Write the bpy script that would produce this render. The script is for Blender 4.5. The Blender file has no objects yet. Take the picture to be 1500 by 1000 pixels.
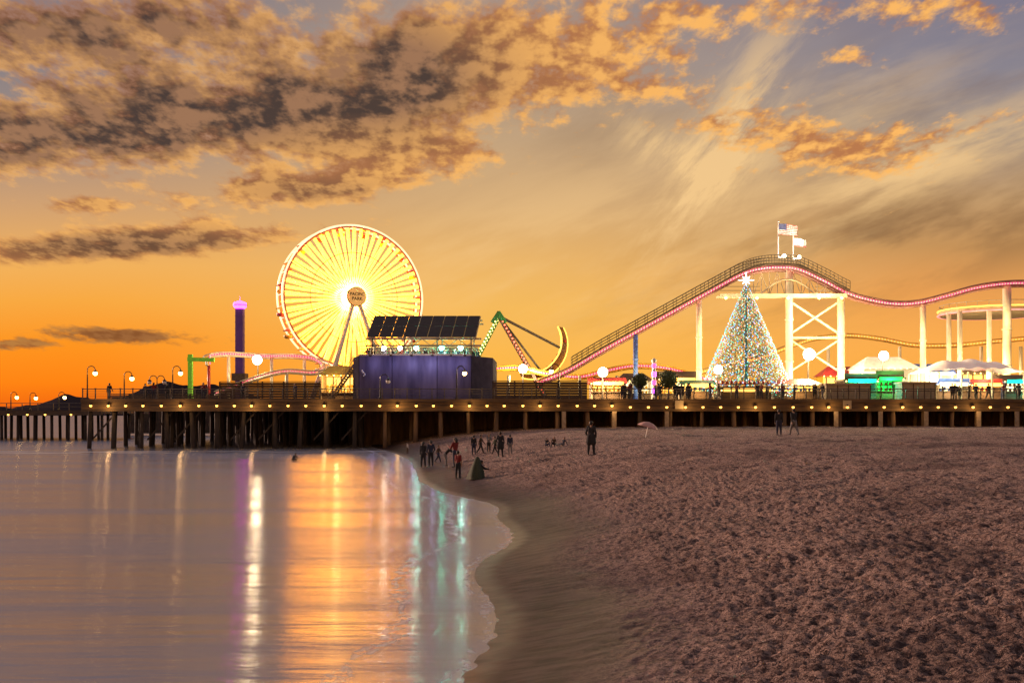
import bpy,bmesh,math,random
import numpy as np
from mathutils import Vector,Matrix,noise
R=random.Random(7)
S=bpy.context.scene
COL=S.collection
F=1458.33; HZ=607.0; CH=3.6; DZ=5.2
PI=math.pi
def P(px,py,Y): return Vector(((px-750)/F*Y,Y,CH+(HZ-py)/F*Y))
def PX(px,Y): return (px-750)/F*Y
def PZ(py,Y): return CH+(HZ-py)/F*Y
def lin(c):
    return tuple(((x/255)/12.92 if x/255<=0.04045 else ((x/255+0.055)/1.055)**2.4) for x in c[:3])
# ------------------------------------------------------------------ materials
def mat(name,c,c2=None,scale=6,rough=.6,metal=0.0,bump=0.0,emit=None,es=0.0,stretch=(1,1,1),spec=.5):
    m=bpy.data.materials.new(name); m.use_nodes=True
    nt=m.node_tree; b=nt.nodes['Principled BSDF']
    tc=nt.nodes.new('ShaderNodeTexCoord'); mp=nt.nodes.new('ShaderNodeMapping')
    mp.inputs['Scale'].default_value=stretch
    nz=nt.nodes.new('ShaderNodeTexNoise'); nz.inputs['Scale'].default_value=scale; nz.inputs['Detail'].default_value=3
    nt.links.new(tc.outputs['Object'],mp.inputs[0]); nt.links.new(mp.outputs[0],nz.inputs['Vector'])
    r=nt.nodes.new('ShaderNodeValToRGB')
    if c2 is None: c2=tuple(x*.6 for x in c)
    r.color_ramp.elements[0].position=.3; r.color_ramp.elements[1].position=.7
    r.color_ramp.elements[0].color=(*c2,1); r.color_ramp.elements[1].color=(*c,1)
    nt.links.new(nz.outputs['Fac'],r.inputs[0]); nt.links.new(r.outputs[0],b.inputs['Base Color'])
    b.inputs['Roughness'].default_value=rough; b.inputs['Metallic'].default_value=metal; b.inputs['Specular IOR Level'].default_value=spec
    if bump:
        bp=nt.nodes.new('ShaderNodeBump'); bp.inputs['Strength'].default_value=bump; bp.inputs['Distance'].default_value=.05
        nt.links.new(nz.outputs['Fac'],bp.inputs['Height']); nt.links.new(bp.outputs[0],b.inputs['Normal'])
    if emit:
        r2=nt.nodes.new('ShaderNodeValToRGB')
        r2.color_ramp.elements[0].position=.25; r2.color_ramp.elements[1].position=.7
        r2.color_ramp.elements[0].color=(*[x*.75 for x in emit],1); r2.color_ramp.elements[1].color=(*emit,1)
        nt.links.new(nz.outputs['Fac'],r2.inputs[0]); nt.links.new(r2.outputs[0],b.inputs['Emission Color'])
        b.inputs['Emission Strength'].default_value=es
        m.cycles.emission_sampling='NONE'
    return m
def emat(name,c,es,scale=3): return mat(name,tuple(x*.8 for x in c),None,scale,.4,0,0,c,es)
M=dict(
 wood=mat('pier_wood',(.09,.06,.04),(.035,.025,.02),3,.8,bump=.4,stretch=(.4,.4,3)),
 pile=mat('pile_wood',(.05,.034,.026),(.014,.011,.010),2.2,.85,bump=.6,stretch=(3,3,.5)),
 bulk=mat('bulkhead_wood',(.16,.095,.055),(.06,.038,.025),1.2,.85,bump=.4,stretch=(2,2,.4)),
 post=mat('pale_post',(.42,.33,.24),(.25,.19,.14),3,.8,bump=.3),
 fascia=mat('fascia_wood',(.17,.10,.045),(.055,.036,.022),1.5,.8,bump=.3,stretch=(.3,1,4)),
 rail=mat('rail_metal',(.16,.14,.12),(.08,.07,.06),4,.5,.3),
 black=mat('black_paint',(.02,.02,.022),(.01,.01,.01),5,.4),
 cream=mat('cream_paint',(.85,.77,.56),(.72,.62,.42),1.2,.45),
 maroon=mat('maroon_track',(.30,.15,.13),(.2,.09,.08),1.2,.45),
 white=mat('white_paint',(.8,.78,.74),(.65,.62,.58),2,.5),
 steel=mat('dark_steel',(.12,.1,.09),(.06,.05,.045),4,.5,.5),
 navy=mat('navy_cladding',(.14,.12,.215),(.05,.043,.10),.7,.6,bump=.05,stretch=(1.5,1.5,.3),spec=.3),
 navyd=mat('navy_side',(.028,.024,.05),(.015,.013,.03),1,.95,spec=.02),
 solar=mat('solar_glass',(.035,.022,.018),(.018,.012,.012),1.0,.55),
 brownw=mat('brown_boarding',(.13,.075,.04),(.05,.03,.02),1.5,.8,bump=.3,stretch=(.3,.3,5)),
 beige=mat('beige_panel',(.5,.4,.26),(.36,.28,.17),1.5,.7),
 tarp=mat('white_canvas_glow',(.85,.78,.73),(.7,.62,.57),1.2,.7,emit=(1,.62,.50),es=.26),  # lamplight coming through the cloth is put in as a pinkish glow
 para=mat('parasol_cloth',(.62,.36,.30),(.5,.28,.24),3,.7),
 lime=mat('lime_paint_glow',(.22,.6,.05),(.15,.45,.04),2,.45,emit=(.2,.6,.03),es=.2),  # paint also given a weak green glow, though it is no lamp
 red=mat('red_paint',(.45,.04,.025),(.3,.025,.02),2,.4),
 hull=mat('ship_hull',(.30,.13,.03),(.2,.08,.02),2,.5),
 yellow=mat('yellow_paint',(.8,.5,.05),(.65,.38,.03),2,.4),
 ochre=mat('ochre_paint',(.5,.3,.06),(.36,.2,.04),2,.5),
 blue=mat('blue_paint',(.08,.18,.55),(.05,.1,.4),2,.4),
 green=mat('green_paint',(.03,.22,.07),(.02,.12,.04),2,.4),
 leaf=mat('leaf',(.08,.11,.03),(.03,.05,.015),4,.7),
 bark=mat('bark',(.1,.07,.05),(.05,.035,.025),5,.9,bump=.4),
 fir=mat('silvery_fir_glow',(.045,.09,.075),(.025,.05,.045),1.5,.8,emit=(.2,.55,.5),es=.12,spec=.05),  # faint teal glow put into needles and trunk, like light from the bulbs
 hill=mat('hill',(.05,.04,.045),(.03,.025,.03),.004,1,spec=0),
 skin=mat('skin',(.42,.25,.17),(.36,.2,.13),8,.6),
 skin2=mat('tan_skin',(.25,.14,.09),(.2,.11,.07),8,.6),
 hair=mat('dark_hair',(.02,.015,.012),(.01,.008,.006),30,.6),
 shoe=mat('shoe',(.03,.028,.027),(.015,.015,.015),10,.6),
 c_black=mat('black_cloth',(.022,.022,.026),(.012,.012,.014),14,.85),
 c_navy=mat('navy_cloth',(.03,.035,.07),(.018,.02,.04),14,.85),
 c_grey=mat('grey_cloth',(.2,.19,.19),(.14,.13,.13),14,.85),
 c_pale=mat('pale_cloth',(.5,.45,.42),(.38,.34,.32),14,.85),
 c_red=mat('red_cloth',(.22,.02,.018),(.13,.012,.012),14,.85),
 c_brown=mat('brown_cloth',(.1,.06,.04),(.06,.035,.025),14,.85),
 c_green=mat('olive_cloth',(.05,.06,.03),(.03,.04,.02),14,.85),
 e_warm=emat('warm_bulb',(1,.58,.16),20),
 e_amber=emat('amber_bulb',(1,.46,.08),5.5),
 e_white=emat('white_bulb',(1,.90,.66),36),
 e_pink=emat('pink_tube',(1,.12,.45),1.6),
 e_rose=emat('rose_tube',(1,.28,.26),1.5),
 e_purple=emat('purple_tube',(.75,.1,1),4),
 e_mag=emat('magenta_tube',(1,.025,.72),20),
 e_yel=emat('yellow_tube',(1,.62,.1),2.2),
 e_teal=emat('teal_panel',(.01,1,.62),1.25,.8),
 e_green=emat('green_panel',(.02,1,.12),1.25,.8),
 e_wpanel=emat('white_panel',(1,.82,.46),2.2,.7),
 e_ypanel=emat('yellow_panel',(1,.56,.12),2.1,.7),
 e_red=emat('red_bulb',(1,.12,.06),5),
 e_tr=emat('tree_red_bulb',(1,.12,.20),1.5),
 e_tb=emat('tree_blue_bulb',(.10,.42,1),2.4),
 e_tc=emat('tree_teal_bulb',(.06,.9,.66),1.5),
 e_ty=emat('tree_yellow_bulb',(1,.76,.2),1.5),
 e_wb=emat('tree_white_bulb',(.75,.95,1),1.8),
 e_cyan=emat('cyan_bulb',(.08,1,.62),120),
 e_yb=emat('yellow_bulb',(1,.70,.2),6),
 e_star=emat('star_glow',(.75,.85,1),12),
 signo=mat('hub_sign_face',(.75,.42,.12),(.6,.3,.08),1,.5,emit=(.9,.48,.14),es=.6),
 ltr=mat('lettering_paint',(.05,.03,.02),(.03,.02,.015),3,.6),
)
def stripe_emat(name,a,b,scale,es):
    m=bpy.data.materials.new(name); m.use_nodes=True; nt=m.node_tree; bs=nt.nodes['Principled BSDF']
    tc=nt.nodes.new('ShaderNodeTexCoord'); w=nt.nodes.new('ShaderNodeTexWave'); w.inputs['Scale'].default_value=scale
    w.inputs['Distortion'].default_value=.6
    r=nt.nodes.new('ShaderNodeValToRGB'); r.color_ramp.elements[0].color=(*a,1); r.color_ramp.elements[1].color=(*b,1)
    r.color_ramp.elements[0].position=.35; r.color_ramp.elements[1].position=.65
    nt.links.new(tc.outputs['Object'],w.inputs['Vector']); nt.links.new(w.outputs['Fac'],r.inputs[0])
    nt.links.new(r.outputs[0],bs.inputs['Emission Color']); nt.links.new(r.outputs[0],bs.inputs['Base Color'])
    bs.inputs['Emission Strength'].default_value=es; m.cycles.emission_sampling='NONE'
    return m
M['strip']=stripe_emat('pink_white_strip',(1,.03,.20),(1,.34,.32),.9,1.1)
M['stripy']=stripe_emat('yellow_strip',(1,.32,.03),(1,.5,.14),.8,.9)
# ------------------------------------------------------------------ mesh helper
def wloc(o):
    v=Vector((0,0,0))
    while o: v=v+o.location; o=o.parent
    return v
class MB:
    def __init__(s): s.v=[];s.f=[];s.mi=[];s.m=0
    def add(s,vs,fs):
        o=len(s.v); s.v+=[tuple(v) for v in vs]; s.f+=[tuple(i+o for i in f) for f in fs]; s.mi+=[s.m]*len(fs)
    def bx(s,x0,x1,y0,y1,z0,z1):
        s.add([(x0,y0,z0),(x1,y0,z0),(x1,y1,z0),(x0,y1,z0),(x0,y0,z1),(x1,y0,z1),(x1,y1,z1),(x0,y1,z1)],
              [(0,3,2,1),(4,5,6,7),(0,1,5,4),(1,2,6,5),(2,3,7,6),(3,0,4,7)]); return s
    def bar(s,a,b,w,h=None):
        a=Vector(a);b=Vector(b);h=h or w; d=(b-a).normalized()
        up=Vector((0,0,1)) if abs(d.z)<.95 else Vector((0,1,0))
        x=d.cross(up).normalized()*w/2; y=x.cross(d).normalized()*h/2
        s.add([a-x-y,a+x-y,a+x+y,a-x+y,b-x-y,b+x-y,b+x+y,b-x+y],
              [(0,3,2,1),(4,5,6,7),(0,1,5,4),(1,2,6,5),(2,3,7,6),(3,0,4,7)]); return s
    def tube(s,pts,r,n=8):
        pts=[Vector(p) for p in pts]; k=len(pts)
        rs=r if isinstance(r,(list,tuple)) else [r]*k
        t0=(pts[1]-pts[0]).normalized(); up=Vector((0,0,1)) if abs(t0.z)<.9 else Vector((0,1,0))
        x=t0.cross(up).normalized(); vs=[];fs=[]
        for i,p in enumerate(pts):
            t=(pts[min(i+1,k-1)]-pts[max(i-1,0)]).normalized()
            x=(x-t*x.dot(t)).normalized(); y=t.cross(x)
            for j in range(n):
                a=2*PI*j/n; vs.append(p+(x*math.cos(a)+y*math.sin(a))*rs[i])
        for i in range(k-1):
            for j in range(n):
                j2=(j+1)%n; fs.append((i*n+j,i*n+j2,(i+1)*n+j2,(i+1)*n+j))
        fs.append(tuple(range(n-1,-1,-1))); fs.append(tuple((k-1)*n+j for j in range(n)))
        s.add(vs,fs); return s
    def lathe(s,c,prof,n=14):
        c=Vector(c); vs=[];fs=[]
        for r,z in prof:
            for j in range(n):
                a=2*PI*j/n; vs.append(c+Vector((r*math.cos(a),r*math.sin(a),z)))
        for i in range(len(prof)-1):
            for j in range(n):
                j2=(j+1)%n; fs.append((i*n+j,i*n+j2,(i+1)*n+j2,(i+1)*n+j))
        fs.append(tuple(range(n-1,-1,-1))); fs.append(tuple((len(prof)-1)*n+j for j in range(n)))
        s.add(vs,fs); return s
    def sph(s,c,r,n=10,k=6):
        if not isinstance(r,(tuple,list)): r=(r,r,r)
        c=Vector(c); vs=[];fs=[]
        vs.append(c+Vector((0,0,-r[2])))
        for i in range(1,k):
            a=-PI/2+PI*i/k
            for j in range(n):
                b=2*PI*j/n; vs.append(c+Vector((r[0]*math.cos(a)*math.cos(b),r[1]*math.cos(a)*math.sin(b),r[2]*math.sin(a))))
        vs.append(c+Vector((0,0,r[2])))
        for j in range(n): fs.append((0,1+(j+1)%n,1+j))
        for i in range(k-2):
            for j in range(n):
                j2=(j+1)%n; fs.append((1+i*n+j,1+i*n+j2,1+(i+1)*n+j2,1+(i+1)*n+j))
        e=len(vs)-1
        for j in range(n): fs.append((e,1+(k-2)*n+j,1+(k-2)*n+(j+1)%n))
        s.add(vs,fs); return s
    def prism(s,poly,z0,z1):
        n=len(poly); vs=[(x,y,z0) for x,y in poly]+[(x,y,z1) for x,y in poly]
        fs=[tuple(range(n-1,-1,-1)),tuple(range(n,2*n))]+[(i,(i+1)%n,n+(i+1)%n,n+i) for i in range(n)]
        s.add(vs,fs); return s
    def octa(s,c,r):
        x,y,z=c
        s.add([(x+r,y,z),(x-r,y,z),(x,y+r,z),(x,y-r,z),(x,y,z+r),(x,y,z-r)],
          [(0,2,4),(2,1,4),(1,3,4),(3,0,4),(2,0,5),(1,2,5),(3,1,5),(0,3,5)]); return s
    def build(s,name,m,parent=None,smooth=False,local=False):
        me=bpy.data.meshes.new(name)
        off=Vector((0,0,0)) if (local or parent is None) else wloc(parent)
        me.from_pydata([(x-off.x,y-off.y,z-off.z) for x,y,z in s.v],[],s.f)
        for mm in (m if isinstance(m,(list,tuple)) else [m]): me.materials.append(mm)
        me.polygons.foreach_set('material_index',s.mi)
        if smooth: me.polygons.foreach_set('use_smooth',[True]*len(me.polygons))
        me.update()
        o=bpy.data.objects.new(name,me); COL.objects.link(o)
        if parent: o.parent=parent
        return o
def tag(o,label=None,cat=None,group=None,kind=None):
    if label:o['label']=label
    if cat:o['category']=cat
    if group:o['group']=group
    if kind:o['kind']=kind
    return o
def thing(name,label,cat,loc,group=None,rz=0):
    o=bpy.data.objects.new(name,None); COL.objects.link(o); o.location=loc; o.rotation_euler=(0,0,rz); o.empty_display_size=.3
    return tag(o,label,cat,group)
def dup(o,parent=None):
    kids=list(o.children)
    c=o.copy(); COL.objects.link(c)
    if parent: c.parent=parent
    for k in kids: dup(k,c)
    return c
def cr(pts,n=10):
    pts=[Vector(p) for p in pts]; out=[]
    for i in range(len(pts)-1):
        p0=pts[max(i-1,0)];p1=pts[i];p2=pts[i+1];p3=pts[min(i+2,len(pts)-1)]
        for k in range(n):
            t=k/n
            out.append(.5*((2*p1)+(p2-p0)*t+(2*p0-5*p1+4*p2-p3)*t*t+(3*p1-p0-3*p2+p3)*t**3))
    out.append(pts[-1]); return out
def plight(loc,power,color,size,parent,name='lamp_light'):
    l=bpy.data.lights.new(name,'POINT'); l.energy=power; l.color=color; l.shadow_soft_size=size
    o=bpy.data.objects.new(name,l); COL.objects.link(o)
    if parent: o.parent=parent; o.location=Vector(loc)-wloc(parent)
    else: o.location=loc
    return o
# ------------------------------------------------------------------ camera
cam=bpy.data.cameras.new('camera'); co=bpy.data.objects.new('camera',cam); COL.objects.link(co)
co.location=(0,0,CH); co.rotation_euler=(PI/2,0,0); cam.lens=35; cam.sensor_width=36
cam.shift_y=107/1500; cam.clip_end=20000; cam.clip_start=.1; S.camera=co
S.view_settings.view_transform='Standard'; S.view_settings.look='None'; S.view_settings.exposure=0
# ------------------------------------------------------------------ world sky
W=bpy.data.worlds.new('World'); S.world=W; W.use_nodes=True
nt=W.node_tree; nt.nodes.clear(); L=nt.links
def setin(sock,v):
    if hasattr(v,'is_output'): L.new(v,sock)
    else: sock.default_value=v
def m_(op,a,b=None,c=None,clamp=False):
    n=nt.nodes.new('ShaderNodeMath'); n.operation=op; n.use_clamp=clamp
    setin(n.inputs[0],a)
    if b is not None: setin(n.inputs[1],b)
    if c is not None: setin(n.inputs[2],c)
    return n.outputs[0]
def sstep(x,a,b,lo=0.0,hi=1.0):
    n=nt.nodes.new('ShaderNodeMapRange'); n.interpolation_type='SMOOTHSTEP'
    setin(n.inputs[0],x); n.inputs[1].default_value=a;n.inputs[2].default_value=b;n.inputs[3].default_value=lo;n.inputs[4].default_value=hi
    return n.outputs[0]
def mixc(f,a,b):
    n=nt.nodes.new('ShaderNodeMix'); n.data_type='RGBA'; n.clamp_factor=True
    setin(n.inputs[0],f)
    for s_,v in ((n.inputs[6],a),(n.inputs[7],b)):
        if hasattr(v,'is_output'): L.new(v,s_)
        else: s_.default_value=(*v,1)
    return n.outputs[2]
def ramp(f,stops):
    n=nt.nodes.new('ShaderNodeValToRGB'); cr_=n.color_ramp
    stops=sorted(((HZ-py)/612,c) for py,c in stops)
    while len(cr_.elements)<len(stops): cr_.elements.new(.5)
    for e,(p,c) in zip(cr_.elements,stops): e.position=max(0,min(1,p)); e.color=(*lin(c),1)
    L.new(f,n.inputs[0]); return n.outputs[0]
tc=nt.nodes.new('ShaderNodeTexCoord'); sp=nt.nodes.new('ShaderNodeSeparateXYZ'); L.new(tc.outputs['Generated'],sp.inputs[0])
yy=m_('MAXIMUM',m_('ABSOLUTE',sp.outputs[1]),.08)
u=m_('DIVIDE',sp.outputs[0],yy); v=m_('DIVIDE',m_('MAXIMUM',sp.outputs[2],0.0),yy)
t=m_('DIVIDE',v,.4197,clamp=True)
cl=ramp(t,[(605,(238,92,4)),(560,(255,130,6)),(500,(253,148,24)),(440,(248,168,62)),(390,(242,176,88)),(300,(208,160,112)),(200,(158,138,128)),(100,(140,129,130)),(0,(132,123,128))])
cc=ramp(t,[(600,(255,168,48)),(540,(255,184,70)),(450,(246,186,90)),(380,(234,180,104)),(300,(212,170,118)),(200,(194,162,126)),(100,(174,152,134)),(0,(160,141,132))])
crr=ramp(t,[(600,(255,172,62)),(500,(252,172,78)),(430,(236,160,82)),(360,(198,146,88)),(290,(194,154,108)),(200,(160,142,128)),(100,(138,132,142)),(0,(126,121,138))])
base=mixc(sstep(u,0,.46),mixc(sstep(u,-.46,0),cl,cc),crr)
uv=nt.nodes.new('ShaderNodeCombineXYZ'); L.new(u,uv.inputs[0]); L.new(v,uv.inputs[1])
def blob(px,py,rx,ry,rot,amp,acc):
    mp=nt.nodes.new('ShaderNodeMapping'); mp.vector_type='TEXTURE'
    mp.inputs[1].default_value=((px-750)/F,(HZ-py)/F,0); mp.inputs[2].default_value=(0,0,math.radians(rot)); mp.inputs[3].default_value=(rx/F,ry/F,1)
    L.new(uv.outputs[0],mp.inputs[0])
    d=nt.nodes.new('ShaderNodeVectorMath'); d.operation='DOT_PRODUCT'; L.new(mp.outputs[0],d.inputs[0]); L.new(mp.outputs[0],d.inputs[1])
    return m_('MULTIPLY_ADD',m_('POWER',.3679,d.outputs['Value']),amp,acc)
def blobs(lst):
    acc=0.0
    for b in lst: acc=blob(*b,acc)
    return acc
s_=m_('DIVIDE',1.0,m_('ADD',v,.2))
cx=nt.nodes.new('ShaderNodeCombineXYZ'); L.new(m_('MULTIPLY',u,s_),cx.inputs[0]); L.new(m_('MULTIPLY',s_,.75),cx.inputs[1])
def noi(vec,scale,det,rough,off=(0,0,0),scl=(1,1,1),rot=0):
    if rot:
        m0=nt.nodes.new('ShaderNodeMapping'); m0.inputs[2].default_value=(0,0,math.radians(rot)); L.new(vec,m0.inputs[0]); vec=m0.outputs[0]
    mp=nt.nodes.new('ShaderNodeMapping'); mp.inputs[1].default_value=off; mp.inputs[3].default_value=scl
    L.new(vec,mp.inputs[0]); n=nt.nodes.new('ShaderNodeTexNoise'); n.inputs['Scale'].default_value=scale; n.inputs['Detail'].default_value=det; n.inputs['Roughness'].default_value=rough
    L.new(mp.outputs[0],n.inputs['Vector']); return n.outputs['Fac']
na=noi(cx.outputs[0],8.5,6,.62,(3.1,1.7,0))
nb=noi(cx.outputs[0],8.5,4,.60,(3.1+.022,1.7+.04,0))
nf=noi(cx.outputs[0],19,4,.60,(1.3,6.7,0))
nf2=noi(cx.outputs[0],19,3,.58,(1.3+.013,6.7+.024,0))
nbig=noi(cx.outputs[0],2.6,2,.5,(8,2,0))
mask=blobs([(110,40,440,110,0,.80),(150,195,380,66,6,.92),(440,165,150,60,0,.40),(640,85,180,110,15,.60),(870,80,240,95,12,.68),
 (470,272,210,36,6,.95),(180,357,270,26,3,1.3),(180,491,140,12,-3,1.05),(1160,205,190,64,-12,.66),(1300,215,120,40,0,.35),(1380,15,200,44,0,.66),(130,300,80,14,0,.7),(1250,85,40,18,0,.75),(1430,180,120,18,10,.5),(20,505,90,9,0,.9),(560,215,140,22,0,.6),(1080,20,110,30,0,.35)])
dark=blobs([(120,195,470,90,5,1.15),(150,40,440,115,0,1.05),(190,360,260,34,0,.85),(600,110,130,90,0,.60),(480,285,150,24,0,.5),(180,491,130,14,0,.9)])
side=sstep(u,-.12,.06)
fine=m_('MULTIPLY_ADD',side,.46,.26)
nmix=m_('ADD',m_('MULTIPLY',na,m_('SUBTRACT',1.0,fine)),m_('MULTIPLY',nf,fine))
nmix=m_('MULTIPLY_ADD',m_('SUBTRACT',nmix,.5),1.4,.5)
d0=m_('ADD',nmix,m_('ADD',m_('MULTIPLY',m_('SUBTRACT',nbig,.5),m_('MULTIPLY_ADD',side,-.20,.26)),m_('MULTIPLY_ADD',m_('MINIMUM',mask,1.1),.62,-.33)))
cover=sstep(d0,.40,.67)
core=sstep(d0,.47,.76)
lit=sstep(m_('ADD',m_('MULTIPLY',m_('SUBTRACT',na,nb),.75),m_('MULTIPLY',m_('SUBTRACT',nf,nf2),.55)),-.12,.12)
oc=mixc(lit,lin((186,120,74)),lin((255,186,98)))
dk=mixc(lit,lin((68,52,46)),lin((158,114,82)))
ccol=mixc(m_('MULTIPLY',core,m_('MINIMUM',dark,1.0)),oc,dk)
ccol=mixc(sstep(v,.08,.19,.7,0.0),ccol,lin((140,80,32)))
ci=noi(uv.outputs[0],7,6,.66,(1,4,0),(1,4.0,1),-48)
ci2=noi(uv.outputs[0],5,5,.62,(2,9,0),(1,4.5,1),-20)
cim=blobs([(1030,265,150,42,52,.95),(965,215,70,30,-28,.8),(1105,110,130,40,62,.6),(1080,230,60,60,0,.35),(620,40,160,60,30,.2)])
cim2=blobs([(1350,245,280,50,22,.95),(830,320,300,70,12,.4),(1250,150,200,60,20,.35),(560,215,120,24,0,.4),(900,420,300,60,0,.3)])
cif=m_('ADD',m_('MULTIPLY',sstep(ci,.36,.62),cim),m_('MULTIPLY',sstep(ci2,.36,.64),cim2),clamp=True)
vb=noi(uv.outputs[0],4,5,.62,(7,1,0),(1,3.2,1),-20)
sky0=mixc(m_('MULTIPLY',sstep(vb,.40,.64),blobs([(1320,350,330,70,14,.85),(1380,120,230,70,0,.35),(900,190,140,90,0,.25)])),base,lin((128,92,60)))
sky1=mixc(m_('MULTIPLY',cif,.78),sky0,lin((252,208,144)))
sky2=mixc(m_('MULTIPLY',cover,.96),sky1,ccol)
bg=nt.nodes.new('ShaderNodeBackground'); L.new(sky2,bg.inputs[0]); bg.inputs[1].default_value=1.0
sk=nt.nodes.new('ShaderNodeTexSky'); sk.sky_type='NISHITA'; sk.sun_disc=False; sk.sun_elevation=math.radians(12); sk.sun_rotation=math.radians(-55)
bg2=nt.nodes.new('ShaderNodeBackground'); L.new(sk.outputs[0],bg2.inputs[0]); bg2.inputs[1].default_value=.001
ad=nt.nodes.new('ShaderNodeAddShader'); L.new(bg.outputs[0],ad.inputs[0]); L.new(bg2.outputs[0],ad.inputs[1])
wo=nt.nodes.new('ShaderNodeOutputWorld'); L.new(ad.outputs[0],wo.inputs[0])
sl=bpy.data.lights.new('sun','SUN'); sl.energy=4.2; sl.angle=math.radians(2); sl.color=(1,.62,.45)
so=bpy.data.objects.new('sun',sl); COL.objects.link(so); so.location=(-60,90,40)
el=math.radians(12); az=math.radians(-55)
sd=Vector((math.sin(az)*math.cos(el),math.cos(az)*math.cos(el),math.sin(el)))
so.rotation_euler=sd.to_track_quat('Z','Y').to_euler()
# ------------------------------------------------------------------ ground and water
SH=[(-10,-5),(3,-3.0),(8,-1.7),(13.4,-.72),(15.1,-.42),(16.8,-.22),(18.5,-.25),(20.7,-.72),(23.3,-.95),(25.2,-.65),(28.1,.12),(31.2,-.1),(35.5,-.6),(39.2,-.40),(41.7,-1.30),(45.6,-3.2),(53.6,-5.0),(63.2,-6.1),(80.75,-8.4),(95.4,-11.5),(120,-18),(20000,-20)]
SY=[a for a,_ in SH]; SX=[b for _,b in SH]
def shore(y):
    k=0.0
    for o,w in ((-1.3,.15),(-.65,.22),(0,.26),(.65,.22),(1.3,.15)): k+=w*float(np.interp(y+o*(0.5+y*.026),SY,SX))
    return k
def gz(x,y,sh=None):
    d=x-(shore(y) if sh is None else sh)
    d+=.10*noise.noise(Vector((x*.5,y*.30,3)))
    if d<0: return max(-1.2,d*.018)
    z=2.3*(1-math.exp(-(d/9)**1.25))
    dry=min(1,max(0,(d-1.0)/3.4)); dry=dry*dry*(3-2*dry)
    p=Vector((x,y,0))
    n2=noise.noise(p*3.4)
    z+=dry*(.12*noise.noise(p*.45)+.06*noise.noise(p*1.7)-.06*abs(n2)+.05*noise.noise(p*6.5)+.045*noise.noise(p*13)+.02)
    z+=(1-dry)*.012*noise.noise(p*2.0)
    return z
ys=[3.0]
while ys[-1]<103: ys.append(ys[-1]*1.006)
ys+=[110,125,150,200,300,600,1500,5000]
ds=[-60,-40,-25,-15,-10,-7,-5,-4,-3,-2,-1.5]
d=-1.0
while d<9: ds.append(d); d+=.042
st=.045
while d<110: ds.append(d); st*=1.017; d+=st
ds+=[160,300,800,3000]
vs=[]
for y in ys:
    sh=shore(y)
    for d in ds:
        x=sh+d
        vs.append((x,y,gz(x,y,sh) if d<400 and y<160 else (2.3 if d>0 else -1.2)))
nc=len(ds)
fs=[(i*nc+j,i*nc+j+1,(i+1)*nc+j+1,(i+1)*nc+j) for i in range(len(ys)-1) for j in range(nc-1)]
b=MB(); b.v=vs; b.f=fs; b.mi=[0]*len(fs)
ms=bpy.data.materials.new('beach_sand'); ms.use_nodes=True
nt=ms.node_tree; L=nt.links; bs=nt.nodes['Principled BSDF']
geo=nt.nodes.new('ShaderNodeNewGeometry'); sp=nt.nodes.new('ShaderNodeSeparateXYZ'); L.new(geo.outputs['Position'],sp.inputs[0])
def noi2(scale,det,rough,scl=(1,1,1),off=(0,0,0)): return noi(geo.outputs['Position'],scale,det,rough,off,scl)
n1=noi2(.30,3,.55); n2=noi2(4.2,6,.74); n3=noi2(14,5,.72); n4=noi2(45,3,.7)
wr=noi2(1,4,.6,(1.2,5.0,1))
dry=sstep(m_('ADD',sp.outputs[2],m_('MULTIPLY',m_('SUBTRACT',n1,.5),.5)),.14,.95)
film=sstep(m_('ADD',sp.outputs[2],m_('MULTIPLY',m_('SUBTRACT',wr,.5),.10)),.0,.09)
wetc=mixc(sstep(wr,.38,.62),(.016,.011,.015),(.056,.038,.044))
dc=mixc(sstep(n2,.37,.59),(.185,.115,.100),(.84,.58,.49))
dc=mixc(m_('MULTIPLY',sstep(n3,.50,.56),.84),dc,(.055,.034,.034))
deb=m_('MULTIPLY',sstep(n2,.49,.55),sstep(n4,.47,.53))
dc=mixc(m_('MULTIPLY',deb,.8),dc,(.036,.023,.024))
dc=mixc(m_('MULTIPLY',sstep(n1,.46,.70),.5),dc,(.085,.053,.052))
L.new(mixc(dry,wetc,dc),bs.inputs['Base Color'])
L.new(m_('ADD',sstep(film,0,1,.42,.56),sstep(dry,0,.8,0,.36)),bs.inputs['Roughness'])
L.new(sstep(film,0,1,.30,.13),bs.inputs['Specular IOR Level'])
bp=nt.nodes.new('ShaderNodeBump'); bp.inputs['Distance'].default_value=.22
L.new(m_('ADD',m_('MULTIPLY',film,.10),sstep(dry,0,1,.05,.9)),bp.inputs['Strength'])
L.new(m_('ADD',m_('ADD',m_('MULTIPLY',n2,.6),m_('MULTIPLY',wr,.25)),m_('ADD',m_('MULTIPLY',n3,.62),m_('MULTIPLY',n4,.42))),bp.inputs['Height'])
L.new(bp.outputs[0],bs.inputs['Normal'])
tag(b.build('beach',ms,None,True),'trampled brown sand beach sloping down to the water','beach',kind='structure')
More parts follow.
